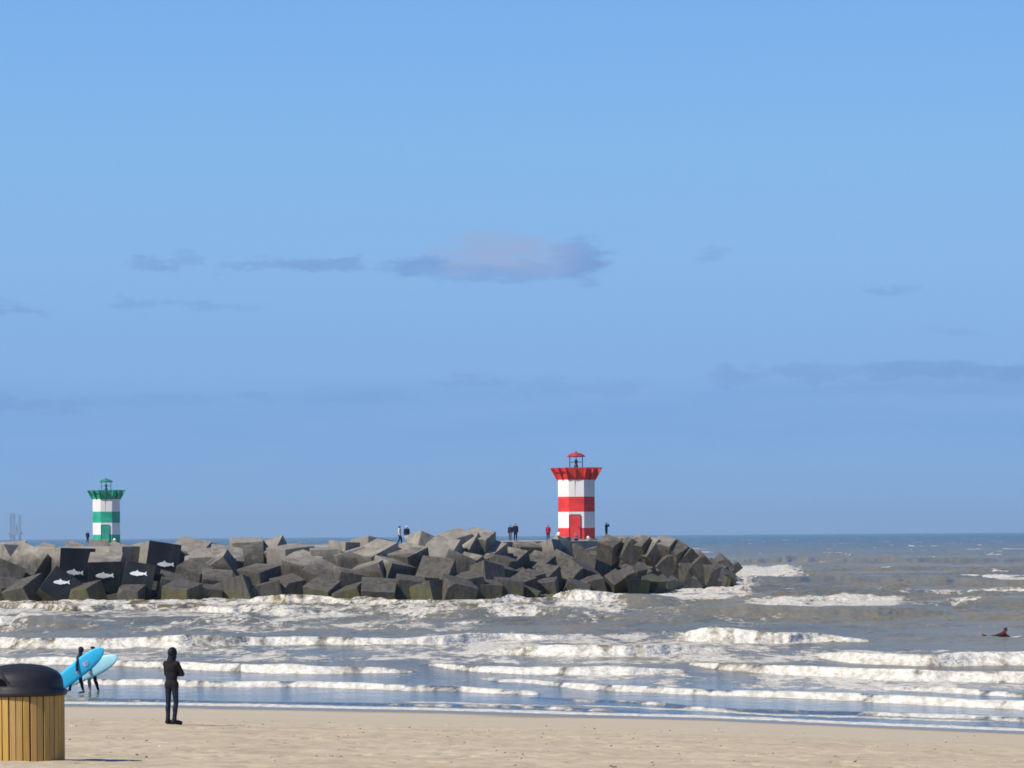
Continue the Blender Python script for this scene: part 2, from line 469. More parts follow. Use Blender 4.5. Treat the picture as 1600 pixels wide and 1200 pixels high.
# random whitecaps on the open water
caps = fbm(Xs*0.10+3, Dg*0.035+5, 71, 4)
foam = np.maximum(foam, sst(caps, 0.74, 0.79)*sst(Dg, 300, 420)*(1-sst(Dg, 2500, 6000))*0.85)
shallow = 1-sst(se, 8, 55)

shallow = np.maximum(shallow, 0.35*(1-sst(Dg, 150, 230))*(1-0.6*sst(Xs, -5, 12)))
m_sea, t, b = principled('sea_water', (0.1, 0.09, 0.06, 1), 0.12, 0.5)
b.inputs['IOR'].default_value = 1.333
geo = t.new('ShaderNodeNewGeometry'); pos = geo.outputs['Position']
fa = t.new('ShaderNodeAttribute', attribute_name='foam').outputs['Fac']
la = t.new('ShaderNodeAttribute', attribute_name='lace').outputs['Fac']
shl = t.new('ShaderNodeAttribute', attribute_name='shallow').outputs['Fac']
far = t.new('ShaderNodeAttribute', attribute_name='far').outputs['Fac']
nf = t.noise(t.mapv(pos, (1.6, 1.1, 1.6)), 1.0, 7, 0.68)
nl = t.noise(t.mapv(pos, (0.30, 0.060, 0.5), rot=(0, 0, 0.10)), 1.0, 9, 0.72, 0.8)
nl2 = t.noise(t.mapv(pos, (1.8, 0.5, 1.5), (5, 1, 0)), 1.0, 5, 0.7)
f1 = t.smooth(t.math('ADD', fa, t.math('MULTIPLY', t.math('SUBTRACT', nf, 0.5), 1.5)), 0.26, 0.78)
lcomb = t.math('ADD', t.math('MULTIPLY', nl, 0.62), t.math('MULTIPLY', nl2, 0.38))
f2 = t.math('MULTIPLY', t.smooth(t.math('ADD', t.math('MULTIPLY', la, 0.36), lcomb), 0.63, 0.71), t.smooth(la, 0.02, 0.3))
ff = t.math('MAXIMUM', f1, t.math('MULTIPLY', f2, 0.9))
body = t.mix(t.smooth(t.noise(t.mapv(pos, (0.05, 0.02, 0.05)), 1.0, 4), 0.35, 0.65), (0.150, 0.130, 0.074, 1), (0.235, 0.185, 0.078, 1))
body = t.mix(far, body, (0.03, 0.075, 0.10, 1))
body = t.mix(shl, body, (0.10, 0.11, 0.10, 1))
nfine = t.noise(t.mapv(pos, (3.5, 1.5, 3.5)), 1.0, 4, 0.7)
fcol = t.mix(t.smooth(nfine, 0.36, 0.62), (0.52, 0.495, 0.41, 1), (0.78, 0.755, 0.67, 1))
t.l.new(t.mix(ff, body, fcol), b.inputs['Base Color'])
t.l.new(t.math('MAXIMUM', t.smooth(ff, 0.0, 0.6, 0.10, 0.9), t.smooth(shl, 0.0, 0.8, 0.20, 0.06)), b.inputs['Roughness'])
spl = t.math('ADD', 0.095, t.math('MULTIPLY', shl, 0.42))
t.l.new(t.math('MULTIPLY', spl, t.smooth(ff, 0.1, 0.8, 1.0, 0.1)), b.inputs['Specular IOR Level'])
w1 = t.noise(t.mapv(pos, (0.9, 1.4, 1)), 1.0, 5, 0.6)
w2 = t.noise(t.mapv(pos, (0.26, 0.14, 1)), 1.0, 5, 0.6)
hsum = t.math('ADD', t.math('MULTIPLY', w1, 0.35), t.math('MULTIPLY', w2, 0.9))
hsum = t.math('MULTIPLY', hsum, t.math('SUBTRACT', 1.0, t.math('MULTIPLY', shl, 0.82)))
bn = t.bump(hsum, 0.7, 1.5)
bn2 = t.bump(t.math('MULTIPLY', nf, ff), 0.35, 0.12, bn)
t.l.new(bn2, b.inputs['Normal'])
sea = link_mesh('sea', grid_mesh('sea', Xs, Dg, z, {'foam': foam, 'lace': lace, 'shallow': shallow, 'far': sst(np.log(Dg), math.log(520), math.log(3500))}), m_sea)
tag(sea, kind='structure')
def sea_h(X, Y):
    i = int(np.searchsorted(Ds, Y)); j = int(np.searchsorted(us, X/Y))
    return float(z[min(i, z.shape[0]-1), min(j, NC-1)])

# ------------------------------------------------------------------ breakwater mound
TOE = np.array([(-150, 296), (-60, 292), (-46, 290), (-33, 281), (-22, 287), (-10, 284), (-3.5, 286), (6, 298), (14.0, 304), (18.5, 318), (23, 340), (25.3, 372), (25.5, 400), (22, 430), (6, 436), (-12, 420), (-40, 396), (-150, 380)], float)
def toe_dist(X, Y):
    X = np.asarray(X, float); Y = np.asarray(Y, float)
    best = np.full(X.shape, 1e9)
    inside = np.zeros(X.shape, bool)
    n = len(TOE)
    for i in range(n):
        ax, ay = TOE[i]; bx_, by = TOE[(i+1) % n]
        if i < n-1:
            dx, dy = bx_-ax, by-ay
            tt = np.clip(((X-ax)*dx+(Y-ay)*dy)/(dx*dx+dy*dy), 0, 1)
            best = np.minimum(best, np.hypot(X-ax-tt*dx, Y-ay-tt*dy))
        c = ((ay > Y) != (by > Y)) & (X < (bx_-ax)*(Y-ay)/(by-ay+1e-12)+ax)
        inside ^= c
    return np.where(inside, best, -best)
def mound(X, Y):
    s = toe_dist(X, Y)
    cap = 3.30+0.35*sst(np.asarray(X, float), -10, 0)-0.5*sst(np.asarray(X, float), 12, 22)
    head = sst(np.asarray(X, float), 4, 16)
    slope = 0.40-0.12*head
    return np.minimum(0.1+slope*s, cap)

# concrete block material
def concrete(name, tone=1.0):
    m, t, b = principled(name, (0.3, 0.27, 0.22, 1), 0.9, 0.25)
    geo = t.new('ShaderNodeNewGeometry'); pos = geo.outputs['Position']
    oi = t.new('ShaderNodeObjectInfo').outputs['Random']
    n = t.noise(pos, 0.8, 7, 0.65)
    n2 = t.noise(t.mapv(pos, (2.2, 2.2, 0.5)), 1.0, 6, 0.7)
    c = t.mix(t.smooth(n, 0.3, 0.7), (0.225*tone, 0.207*tone, 0.168*tone, 1), (0.385*tone, 0.350*tone, 0.282*tone, 1))
    c = t.mix(t.smooth(n2, 0.48, 0.70, 0, 0.7), c, (0.10*tone, 0.09*tone, 0.07*tone, 1))
    c = t.mix(t.smooth(oi, 0, 1, 0, 0.42), c, (0.17*tone, 0.165*tone, 0.15*tone, 1))
    sp = t.new('ShaderNodeSeparateXYZ'); t.l.new(pos, sp.inputs[0])
    hz = t.math('ADD', sp.outputs[2], t.math('MULTIPLY', t.math('SUBTRACT', n, 0.5), 2.4))
    hz = t.math('ADD', hz, t.math('MULTIPLY', t.math('SUBTRACT', oi, 0.5), 1.6))
    # weed and wet growth, spread upward as painted shade darkening the block fronts
    right = t.smooth(sp.outputs[0], -12, 8, 0.0, 1.5)
    hz2 = t.math('SUBTRACT', hz, right)
    c = t.mix(t.smooth(hz2, 4.4, 2.8, 0, 0.92), c, t.mix(t.smooth(n2, 0.35, 0.65), (0.042, 0.041, 0.037, 1), (0.118, 0.106, 0.084, 1)))
    c = t.mix(t.math('MULTIPLY', t.smooth(hz, 1.3, 0.5), t.smooth(n2, 0.4, 0.6, 0.3, 0.9)), c, (0.115, 0.115, 0.040, 1))
    t.l.new(c, b.inputs['Base Color'])
    t.l.new(t.smooth(hz2, 2.2, 1.0, 0.92, 0.55), b.inputs['Roughness'])
    h = t.math('ADD', t.noise(pos, 2.5, 6, 0.7), t.math('MULTIPLY', t.noise(t.mapv(pos, (0.2, 0.2, 3.0)), 1.0, 3), 0.5))
    t.l.new(t.bump(h, 0.55, 0.12), b.inputs['Normal'])
    return m
m_conc = concrete('weathered_concrete')
m_black = paint('black_block_paint', (0.013, 0.017, 0.026, 1), 0.8, 0.25, 1.5, 0.25, dirt=((0.075, 0.075, 0.07, 1), 0.5))
m_white = paint('white_paint', (0.88, 0.88, 0.87, 1), 0.7, 0.08, 5.0)
m_core, t, b = principled('dark_gap_fill', (0.05, 0.047, 0.04, 1), 0.95, 0.2)
pos = t.new('ShaderNodeNewGeometry').outputs['Position']
t.l.new(t.bump(t.noise(pos, 0.8, 6, 0.7), 1.0, 0.5), b.inputs['Normal'])

# core under the blocks, coloured dark to stand for shade in the gaps
gx = np.arange(-150, 32, 1.0); gy = np.arange(276, 440, 1.0)
GY, GX = np.meshgrid(gy, gx, indexing='ij')
GZ = mound(GX, GY)-1.5+(fbm(GX*0.5, GY*0.5, 55, 3)-0.5)*0.8
core = link_mesh('rock_core', grid_mesh('rock_core', GX, GY, GZ), m_core)
tag(core, kind='structure')

# walkway slab on top
def deck_z(X): return 4.72+0.35*float(sst(np.array(X, float), -8, 0))
bm = bmesh.new()
gxs = np.arange(-120, 11.1, 2.0)
prev = None
for x in gxs:
    off = 14.0+ (6 if x > 5 else 0)*min(1, (x-5)/8.0 if x > 5 else 0)
    yf = float(np.interp(x, TOE[:10, 0], TOE[:10, 1]))+off+2
    yb = 372+0.12*(x+20)
    zt = deck_z(x)
    vs = [bm.verts.new(p) for p in ((x, yf, zt-1.2), (x, yf, zt), (x, yb, zt), (x, yb, zt-1.2))]
    if prev:
        for k in range(4):
            bm.faces.new((prev[k], prev[(k+1) % 4], vs[(k+1) % 4], vs[k]))
    else: bm.faces.new(vs)
    prev = vs
bm.faces.new(prev[::-1])
m_deck = paint('walkway_concrete', (0.40, 0.355, 0.275, 1), 0.9, 0.15, 0.5)
deck = from_bm('pier_path', bm, m_deck); tag(deck, kind='structure')

def block_mesh(seed, size=(1, 1, 1), cut=0.10):
    r = random.Random(seed)
    bm = bmesh.new()
    bmesh.ops.create_cube(bm, size=1.0)
    for v in bm.verts:
        v.co += Vector((r.uniform(-.025, .025), r.uniform(-.025, .025), r.uniform(-.025, .025)))
        v.co.x *= size[0]; v.co.y *= size[1]; v.co.z *= size[2]
    if seed % 3 == 0:     # a knocked-off corner
        v = bm.verts[:][r.randrange(8)]
        bmesh.ops.bevel(bm, geom=[v], offset=r.uniform(.16, .30), segments=1, affect='VERTICES')
    bmesh.ops.bevel(bm, geom=bm.edges[:], offset=r.uniform(.010, .026), segments=2, affect='EDGES', profile=0.6)
    bmesh.ops.triangulate(bm, faces=[f for f in bm.faces if len(f.verts) > 4])
    me = bpy.data.meshes.new('concrete_block')
    bmesh.ops.recalc_face_normals(bm, faces=bm.faces)
    bm.to_mesh(me); bm.free()
    me.materials.append(m_conc)
    return me
BLOCKS = [block_mesh(s) for s in range(1, 13)]
def fish_outline():
    # salmon seen from the side, nose to the left, length 1
    top = [(-.50, .0), (-.46, .05), (-.38, .085), (-.26, .12), (-.14, .135), (-.11, .19), (-.06, .225), (-.03, .17), (.0, .13), (.12, .095), (.22, .07), (.25, .10), (.28, .06), (.34, .045), (.40, .10), (.455, .15), (.47, .10), (.49, .06), (.455, .02)]
    bot = [(.50, -.06), (.515, -.12), (.44, -.085), (.38, -.05), (.30, -.05), (.22, -.075), (.20, -.11), (.16, -.085), (.08, -.105), (-.02, -.12), (-.06, -.165), (-.11, -.125), (-.22, -.115), (-.34, -.095), (-.44, -.06), (-.49, -.03)]
    return top+bot
blocks = []   # (object, pos, painted?, note)
_DV = np.arange(268, 430, 0.5)
def surf_hit(x, y, back=0.0):
    u, w = uw(x, y)
    Dv = np.arange(272, 440, 0.25)
    zr = H+w*Dv; sf = mound(u*Dv, Dv)
    ok = np.where((zr <= sf))[0]
    Dh = Dv[ok[0]] if len(ok) else 300.0
    td = toe_dist(u*_DV, _DV); ins = np.where(td >= 0)[0]
    tD = _DV[ins[0]] if len(ins) else Dh
    Dh = min(Dh, tD+12.0+(8.0 if u > 0.01 else 0))
    Dh += back
    return Vector((u*Dh, Dh, H+w*Dh))
def put_block(p, size, yaw, pitch, roll, mesh=None, fish=None, label=None, stretch=(1, 1, 1)):
    me = mesh or BLOCKS[rng.randrange(len(BLOCKS))]
    o = bpy.data.objects.new('concrete_block', me); col.objects.link(o)
    o.location = p
    o.rotation_euler = Euler((R(pitch), R(roll), R(yaw)), 'XYZ')
    o.scale = (size*stretch[0], size*stretch[1], size*stretch[2])
    if fish:
        me2 = me.copy(); o.data = me2
        me2.materials.append(m_black)
        for pl in me2.polygons:
            n = pl.normal
            if n.y < -0.55: pl.material_index = 1
        fx, fz, fl, ang = fish
        bm = bmesh.new()
        pts = fish_outline()
        c, s = math.cos(ang), math.sin(ang)
        vf = [bm.verts.new((fx+(a*c-b_*s)*fl, -0.545, fz+(a*s+b_*c)*fl)) for a, b_ in pts]
        f = bm.faces.new(vf)
        ret = bmesh.ops.extrude_face_region(bm, geom=[f])
        for v in ret['geom']:
            if isinstance(v, bmesh.types.BMVert): v.co.y += 0.03
        bmesh.ops.triangulate(bm, faces=[q for q in bm.faces if len(q.verts) > 4])
        fo = from_bm('fish_painting', bm, m_white, o)
    blocks.append([o, Vector(p), bool(fish), label])
    return o

# yaw, pitch (towards viewer +), roll ; sizes in metres
HAND = [
 (6, 908, 2.9, 14, -18, 24), (16, 875, 3.1, 6, 8, -4), (50, 890, 3.3, -28, -30, 22),
 (196, 872, 2.2, 40, 0, 0), (205, 934, 2.0, -12, 15, 5), (268, 922, 2.5, 12, 18, 14), (297, 874, 3.0, -15, 22, 12), (302, 905, 2.6, -20, 15, 20),
 (137, 934, 2.3, -32, 18, -8), (322, 936, 2.3, 20, 10, 5), (352, 886, 3.0, 12, 28, 8), (338, 920, 2.7, 8, 22, 5), (386, 868, 3.0, 8, 8, 0),
 (425, 873, 2.9, -22, 30, -14), (405, 912, 3.0, -35, 10, 5), (455, 880, 3.2, 36, 5, -8), (472, 893, 2.8, -30, 20, 18), (503, 912, 3.0, -20, 25, 26), (450, 925, 2.5, 30, 12, -10),
 (508, 880, 2.8, 7, 4, 0), (548, 874, 3.3, 34, 4, 3), (545, 916, 2.8, 18, 10, 12), (580, 868, 2.9, 40, -8, 8), (583, 905, 3.0, -16, 12, -14), (612, 900, 2.9, 38, 14, 10), (640, 925, 2.7, 8, 12, 8),
 (637, 882, 3.0, -38, 20, 8), (662, 862, 2.8, 28, -10, 20), (692, 876, 3.2, -22, 38, 6), (682, 908, 3.2, -12, 36, 6), (728, 865, 2.8, -26, 34, -5), (757, 878, 3.3, -32, 28, 14), (728, 922, 2.8, 22, 10, -10),
 (772, 905, 2.9, 42, 18, 8), (760, 930, 2.5, 10, 12, 3), (800, 886, 3.0, -36, 32, 10), (822, 868, 2.6, 20, 14, 4), (842, 892, 3.0, -40, 30, 14), (812, 918, 2.8, 30, 24, -18), (853, 925, 2.6, -8, 12, -6),
 (886, 868, 2.4, 6, 2, 0), (873, 888, 2.6, -30, 36, 24), (905, 902, 2.9, 40, 24, 16), (922, 874, 2.4, 20, -6, -18), (935, 880, 2.8, 32, 10, 14), (925, 922, 2.7, 10, 8, -12), (712, 853, 2.5, 30, 15, -12), (748, 853, 2.6, -20, 22, 10), (960, 908, 2.4, -36, 30, 28),
 (943, 866, 2.5, 30, 12, 10), (952, 852, 2.6, -28, 24, 16), (968, 864, 2.4, 40, 20, -14), (984, 854, 2.7, 24, 10, 26), (1002, 850, 2.5, -36, 30, 8), (1000, 872, 2.5, 14, 26, 30), (1020, 856, 2.8, 38, 8, 30), (1038, 852, 2.6, -20, 26, 12), (1042, 872, 2.6, 30, 20, 34), (1056, 860, 2.7, -40, 24, 24), (1076, 868, 2.6, 34, 14, 36), (1074, 884, 2.5, -24, 26, 30), (1096, 880, 2.5, 30, 18, 38), (1112, 890, 2.3, -34, 20, 30),
]
PAINTED = [
 # x, y, size, yaw, pitch, roll, back, fish (fx, fz, length, angle), label
 (114, 883, 3.2, 22, 2, 3, -0.6, (-0.06, -0.20, 0.48, -0.04), 'black painted block with white fish, upper one of the leftmost touching pair'),
 (91, 920, 2.7, 8, -14, 36, -2.6, (-0.04, 0.12, 0.54, 0.60), 'tilted black painted concrete block with white fish, lowest at far left'),
 (166, 894, 2.9, 2, 18, 0, -1.6, (0.0, 0.06, 0.56, 0.0), 'black painted block with white fish and broad pale top, below the green lighthouse'),
 (248, 876, 3.0, 22, -6, 10, -1.0, (0.08, -0.16, 0.52, 0.12), 'rightmost and highest black painted concrete block with white fish, pale side face left'),
 (216, 905, 2.6, 6, -8, 12, -2.2, (-0.03, 0.12, 0.58, 0.16), 'black painted block with white fish, second from right of the five fish blocks'),
]
for (x, y, s, ya, pi, ro, bk_, fi, lb) in PAINTED:
    put_block(surf_hit(x, y, bk_), s, ya, pi, ro, mesh=BLOCKS[0], fish=fi, label=lb)
for (x, y, s, ya, pi, ro) in HAND:
    if x > 600: s *= 0.97
    if x > 780: s *= 0.88
    if x > 925: ro *= 1.2; pi *= 1.15; s *= 0.76; y += 7 if y < 880 else 3; x -= 4 if x > 1060 else 0
    put_block(surf_hit(x, y, 0.6), s, ya, pi, ro, stretch=(1, 1, 1.2) if x > 925 else (1, 1, 1))
for (x, y, D_, s_, ya, pi, ro, st_) in [(1122, 886, 386, 2.1, 20, 20, 42, 1.3), (1130, 892, 384, 1.6, -30, 24, 48, 1.5), (1143, 892, 390, 1.15, 15, 10, 52, 2.2), (1108, 896, 372, 1.9, -24, 26, 36, 1.2)]:
    put_block(at(x, y, D_), s_, ya, pi, ro, stretch=(.8, 1, st_))
# the rest of the armour layer, row by row up the slope
def offset_pt(param_len, s_in):
    pass
seg = np.hypot(np.diff(TOE[:, 0]), np.diff(TOE[:, 1])); cum = np.concatenate([[0], np.cumsum(seg)])
def toe_at(L):
    i = min(len(seg)-1, int(np.searchsorted(cum, L)-1)); i = max(i, 0)
    f = (L-cum[i])/seg[i]
    p = TOE[i]*(1-f)+TOE[i+1]*f
    d_ = (TOE[i+1]-TOE[i])/seg[i]
    return p, np.array([-d_[1], d_[0]])
Lstart = float(np.interp(-57, TOE[:8, 0], cum[:8]))
Lend = cum[13]
placed = [(b_[1].x, b_[1].y) for b_ in blocks]
nfill = 0
for row, s_in in enumerate([0.6, 3.2, 5.8, 8.4, 11.0, 13.6, 16.2, 18.8]):
    L = Lstart+rng.uniform(0, 2)
    while L < Lend:
        p, nn = toe_at(L)
        headness = float(sst(np.array(p[0]), 4, 16))
        q = p+nn*(s_in*(1+0.35*headness)+rng.uniform(-.4, .4))
        sm_ = 1-0.22*float(sst(np.array(q[0]), -12, 6))-0.12*headness
        step = (2.75 if row % 2 else 2.55)*sm_
        L += step*rng.uniform(.92, 1.1)
        if toe_dist(q[0], q[1]) < s_in*0.55-0.2: continue
        if row > 5 and q[0] < 8: continue
        if q[1] > 392: continue
        if q[1] > 330+ (q[0]-5)*1.0 and q[0] < 14 and row > 3: continue
        if any((q[0]-a)**2+((q[1]-b_)*0.8)**2 < (2.15*sm_)**2 for a, b_ in placed): continue
        zc = float(mound(q[0], q[1]))+rng.uniform(-.45, .3)
        qx, qy = topix(q[0], q[1], zc)
        if abs(qx-900) < 17 and qy < 870: continue
        if any(-38 < qx-a[0] < (62 if a[0] > 240 else 38) and -28 < qy-a[1] < 36 for a in PAINTED): continue
        if row >= 4 and q[0] < 5: zc = min(zc, 3.35)
        size = rng.uniform(2.4, 3.05)*(sm_+0.03)
        tilt = 34 if row > 0 else 22
        if row >= 4: tilt = 16
        put_block((q[0], q[1], zc), size, rng.uniform(-45, 45), rng.uniform(-tilt*0.4, tilt*1.2), rng.uniform(-tilt, tilt)*(1+0.6*headness), stretch=(1, 1, 1+0.35*headness))
        placed.append((q[0], q[1])); nfill += 1
print('blocks', len(blocks), 'fill', nfill)

# labels: row on the slope + order from the left + nearest landmark
def ordinal(n):
    base = ['first', 'second', 'third', 'fourth', 'fifth', 'sixth', 'seventh', 'eighth', 'ninth', 'tenth', 'eleventh', 'twelfth', 'thirteenth', 'fourteenth', 'fifteenth', 'sixteenth', 'seventeenth', 'eighteenth', 'nineteenth']
    tens = {2: 'twent', 3: 'thirt', 4: 'fort', 5: 'fift', 6: 'sixt', 7: 'sevent', 8: 'eight', 9: 'ninet'}
    if n <= 19: return base[n-1]
    if n % 10 == 0: return tens[n//10]+'ieth'
    return tens[n//10]+'y-'+base[n % 10-1]
LM = [(0, 70, 'near the far left edge'), (70, 290, 'around the painted fish blocks'), (290, 430, 'right of painted fish blocks'), (430, 590, 'left of the walking couple'), (590, 680, 'under the walking couple'),
      (680, 840, 'between couple and red lighthouse'), (840, 960, 'below the red lighthouse'), (960, 1060, 'right of the red lighthouse'), (1060, 1400, 'at the seaward tip')]
rows = {}
for bi, bl in enumerate(blocks):
    o, p, pt, lb = bl
    tag(o, cat='concrete block', group='concrete armour blocks of the breakwater')
    if pt:
        o['label'] = lb; continue
    x, y = topix(p.x, p.y, p.z)
    lm = next((q[2] for q in LM if x < q[1]), LM[-1][2])
    rw = 'waterline row' if p.z < 1.35 else ('middle row' if p.z < 2.7 else 'top row')
    rows.setdefault((rw, lm), []).append((x, o, p))
for (rw, lm), lst in rows.items():
    lst.sort(key=lambda q: q[0])
    for k, (x, o, p) in enumerate(lst):
        e = o.rotation_euler
        tl = 'steeply tilted' if max(abs(e.x), abs(e.y)) > R(22) else ('tilted' if max(abs(e.x), abs(e.y)) > R(9) else 'level')
        wt = 'dark' if rw.startswith('water') else 'grey'
        o['label'] = f'{wt} {tl} block, {ordinal(k+1)} from left in {rw} {lm}'

# ------------------------------------------------------------------ far mole behind (green lighthouse stands on it)
m_mole = paint('mole_concrete', (0.33, 0.29, 0.24, 1), 0.95, 0.25, 0.3)
bm = bmesh.new()
prof = [(452, -1.0), (462, 4.25), (492, 4.25), (505, -1.0)]
x0, x1 = -150, -31
lv = [bm.verts.new((x0, a, b_)) for a, b_ in prof]; rv = [bm.verts.new((x1+(4 if b_ < 0 else 0), a, b_)) for a, b_ in prof]
for k in range(3): bm.faces.new((lv[k], rv[k], rv[k+1], lv[k+1]))
bm.faces.new(rv); bm.faces.new(lv[::-1])
mole = from_bm('far_mole', bm, m_mole); tag(mole, kind='structure')
k = 0
farblocks = []
x = -86.0
while x < -30:
    s = rng.uniform(2.0, 2.8)
    o = bpy.data.objects.new('concrete_block', BLOCKS[rng.randrange(12)]); col.objects.link(o)
    o.location = (x, 458.5+rng.uniform(-1.5, 1.5), rng.uniform(3.0, 3.9))
    o.rotation_euler = (R(rng.uniform(-15, 25)), R(rng.uniform(-20, 20)), R(rng.uniform(-45, 45)))
    o.scale = (s, s, s)
    farblocks.append(o); x += s*rng.uniform(1.0, 1.5)
for k, o in enumerate(farblocks):
    tag(o, f'small distant block on the far mole by green lighthouse, {ordinal(k+1)} from left', 'concrete block', 'concrete blocks of the far mole')

# ------------------------------------------------------------------ lighthouses
def lighthouse(name, base, colr, label, dark, faded, fin):
    root = empty(name, base, math.atan2(base[0], base[1])*-1)
    tag(root, label, 'lighthouse')
    m_c = paint(name+'_coat', colr, 0.45, 0.10, 1.2, 0.4)
    m_w = paint(name+'_white', (0.80, 0.78, 0.74, 1), 0.55, 0.03, 1.0, 0.4, dirt=((0.60, 0.36, 0.20, 1), 0.55))
    m_f = paint(name+'_faded', faded, 0.6, 0.2, 2.5, 0.3)
    m_d = paint(name+'_dark_steel', dark, 0.5, 0.2, 2.0)
    m_b = paint(name+'_plinth', (0.24, 0.22, 0.20, 1), 0.9, 0.2, 2.0)
    AF = 4.0; rr = AF/2/math.cos(math.pi/8); rot = math.pi/8
    # tower wall with painted bands, proud of each other by nothing: one prism cut at band heights
    bm = bmesh.new()
    zs = [0.0, 1.2, 2.95, 4.6, 6.45]
    rings = lathe(bm, [(rr, zz) for zz in zs], 8, rot)
    for f in bm.faces:
        zc = f.calc_center_median().z
        f.material_index = 0 if (0 < zc < 1.2 or 2.95 < zc < 4.6) else 1
    tower = from_bm('tower_wall', bm, [m_c, m_w], root)
    bm = bmesh.new()
    for k in range(8):       # drip edges at each corner and seams
        a = rot+k*math.pi/4
        tube(bm, ((rr+.004)*math.cos(a), (rr+.004)*math.sin(a), 0.02), ((rr+.004)*math.cos(a), (rr+.004)*math.sin(a), 6.42), 0.035, n=6)
    # rust run below the gallery on the front face
    bm.free()
    bm = bmesh.new()
    pts = [(-.03, 6.43), (.10, 6.43), (.08, 6.0), (.05, 5.5), (.045, 5.0), (.03, 4.4), (0, 4.0), (.0, 4.9), (-.01, 5.6)]
    f = bm.faces.new([bm.verts.new((-.15+a, -AF/2-0.004, b_)) for a, b_ in pts])
    m_r = paint(name+'_rust', (0.33, 0.17, 0.08, 1), 0.9, 0.25, 6.0)
    rs = from_bm('rust_stain', bm, m_r, tower)
    bm = bmesh.new(); lathe(bm, [(rr+.35, -0.55), (rr+.35, -0.05), (rr+.1, 0.0)], 8, rot)
    from_bm('plinth', bm, m_b, root)
    # door
    bm = bmesh.new(); bx(bm, (-0.18, -AF/2-0.03, 1.28), (1.16, 0.10, 2.5)); 
    bmesh.ops.bevel(bm, geom=bm.edges[:], offset=.015, segments=1)
    dr = from_bm('door', bm, m_c, root)
    bm = bmesh.new()
    bx(bm, (-0.79, -AF/2-0.05, 1.31), (0.05, 0.16, 2.62)); bx(bm, (0.43, -AF/2-0.05, 1.31), (0.05, 0.16, 2.62)); bx(bm, (-0.18, -AF/2-0.05, 2.65), (1.16, 0.16, 0.05))
    from_bm('door_frame', bm, m_d, dr)
    bm = bmesh.new(); tube(bm, (0.22, -AF/2-0.17, 1.15), (0.22, -AF/2-0.17, 1.45), 0.025)
    tube(bm, (0.22, -AF/2-0.17, 1.17), (0.22, -AF/2-0.07, 1.17), 0.015); tube(bm, (0.22, -AF/2-0.17, 1.43), (0.22, -AF/2-0.07, 1.43), 0.015)
    from_bm('door_handle', bm, m_d, dr)
    # small sign plate
    bm = bmesh.new(); bx(bm, (-1.05, -AF/2-0.02, 6.0), (0.45, 0.04, 0.3)); from_bm('vent_plate', bm, m_w, root) if False else bm.free()
    # gallery: flaring collar of panels between fins
    ro_ = 2.78
    bm = bmesh.new()
    r0 = rr*0.97; r1 = ro_/math.cos(math.pi/8)*0.86
    lathe(bm, [(r0-.12, 6.455), (r0+.02, 6.455), (r1, 7.60), (r1, 7.66), (r1-.08, 7.66), (r0-.2, 7.1)], 8, rot)
    gal = from_bm('gallery', bm, m_c, root)
    for k in range(16):
        a = rot+k*math.pi/8
        bm = bmesh.new()
        ca = math.cos(a); sa = math.sin(a)
        inner = (rr if k % 2 == 0 else AF/2)
        outer = (ro_/math.cos(math.pi/8) if k % 2 == 0 else ro_)*1.0
        w2_ = 0.05
        tvec = Vector((-sa, ca, 0))*w2_
        prof_ = [(inner-.05, 6.40), (inner+.10, 6.40), (outer, 7.62), (outer-.02, 7.74), (outer-.35, 7.66), (inner-.05, 6.9)]
        A = [bm.verts.new(Vector((r_*ca, r_*sa, z_))+tvec) for r_, z_ in prof_]
        B = [bm.verts.new(Vector((r_*ca, r_*sa, z_))-tvec) for r_, z_ in prof_]
        bm.faces.new(A); bm.faces.new(B[::-1])
        for i in range(6): bm.faces.new((A[i], B[i], B[(i+1) % 6], A[(i+1) % 6]))
        from_bm('gallery_fin', bm, m_f if k % 2 else m_c, gal)
    bm = bmesh.new()
    R2 = ro_/math.cos(math.pi/8)
    for k in range(8):
        a0 = rot+k*math.pi/4; a1 = a0+math.pi/4
        tube(bm, (R2*math.cos(a0), R2*math.sin(a0), 7.72), (R2*math.cos(a1), R2*math.sin(a1), 7.72), 0.055, n=6)
    from_bm('gallery_rail', bm, m_f, gal)
    # lantern
    bm = bmesh.new(); lathe(bm, [(1.05, 7.5), (1.05, 7.78), (0.9, 7.8)], 16); from_bm('lantern_base', bm, m_d, root)
    bm = bmesh.new()
    for k in range(6):
        a = R(30)+k*math.pi/3
        tube(bm, (.80*math.cos(a), .80*math.sin(a), 7.78), (.80*math.cos(a), .80*math.sin(a), 9.0), 0.045, n=6)
        a2 = a+math.pi/3
        for zz in (8.4, 9.0):
            tube(bm, (.80*math.cos(a), .80*math.sin(a), zz), (.80*math.cos(a2), .80*math.sin(a2), zz), 0.03 if zz < 9 else 0.05, n=6)
    from_bm('lantern_frame', bm, m_d, root)
    bm = bmesh.new(); lathe(bm, [(.22, 7.8), (.22, 8.05), (.13, 8.1), (.13, 8.3), (.17, 8.32), (.17, 8.6), (.06, 8.68)], 14)
    from_bm('lamp', bm, m_d, root, True)
    bm = bmesh.new(); lathe(bm, [(.98, 8.97), (1.0, 9.03), (.86, 9.18), (.6, 9.33), (.3, 9.42), (.1, 9.45), (.09, 9.6), (.02, 9.62)], 20)
    from_bm('lantern_roof', bm, m_f, root)
    # ladder on the right side
    bm = bmesh.new()
    for sx_ in (-.2, .2): tube(bm, (sx_+0.62, -AF/2-.12, 0.1), (sx_+0.62, -AF/2-.12, 6.3), 0.018, n=5)
    for zz in np.arange(.4, 6.3, .3): tube(bm, (.42, -AF/2-.12, zz), (.82, -AF/2-.12, zz), 0.012, n=5)
    bm.free()
    return root
u_, w_ = uw(901, 842)
red_base = at(901, 842, 350)
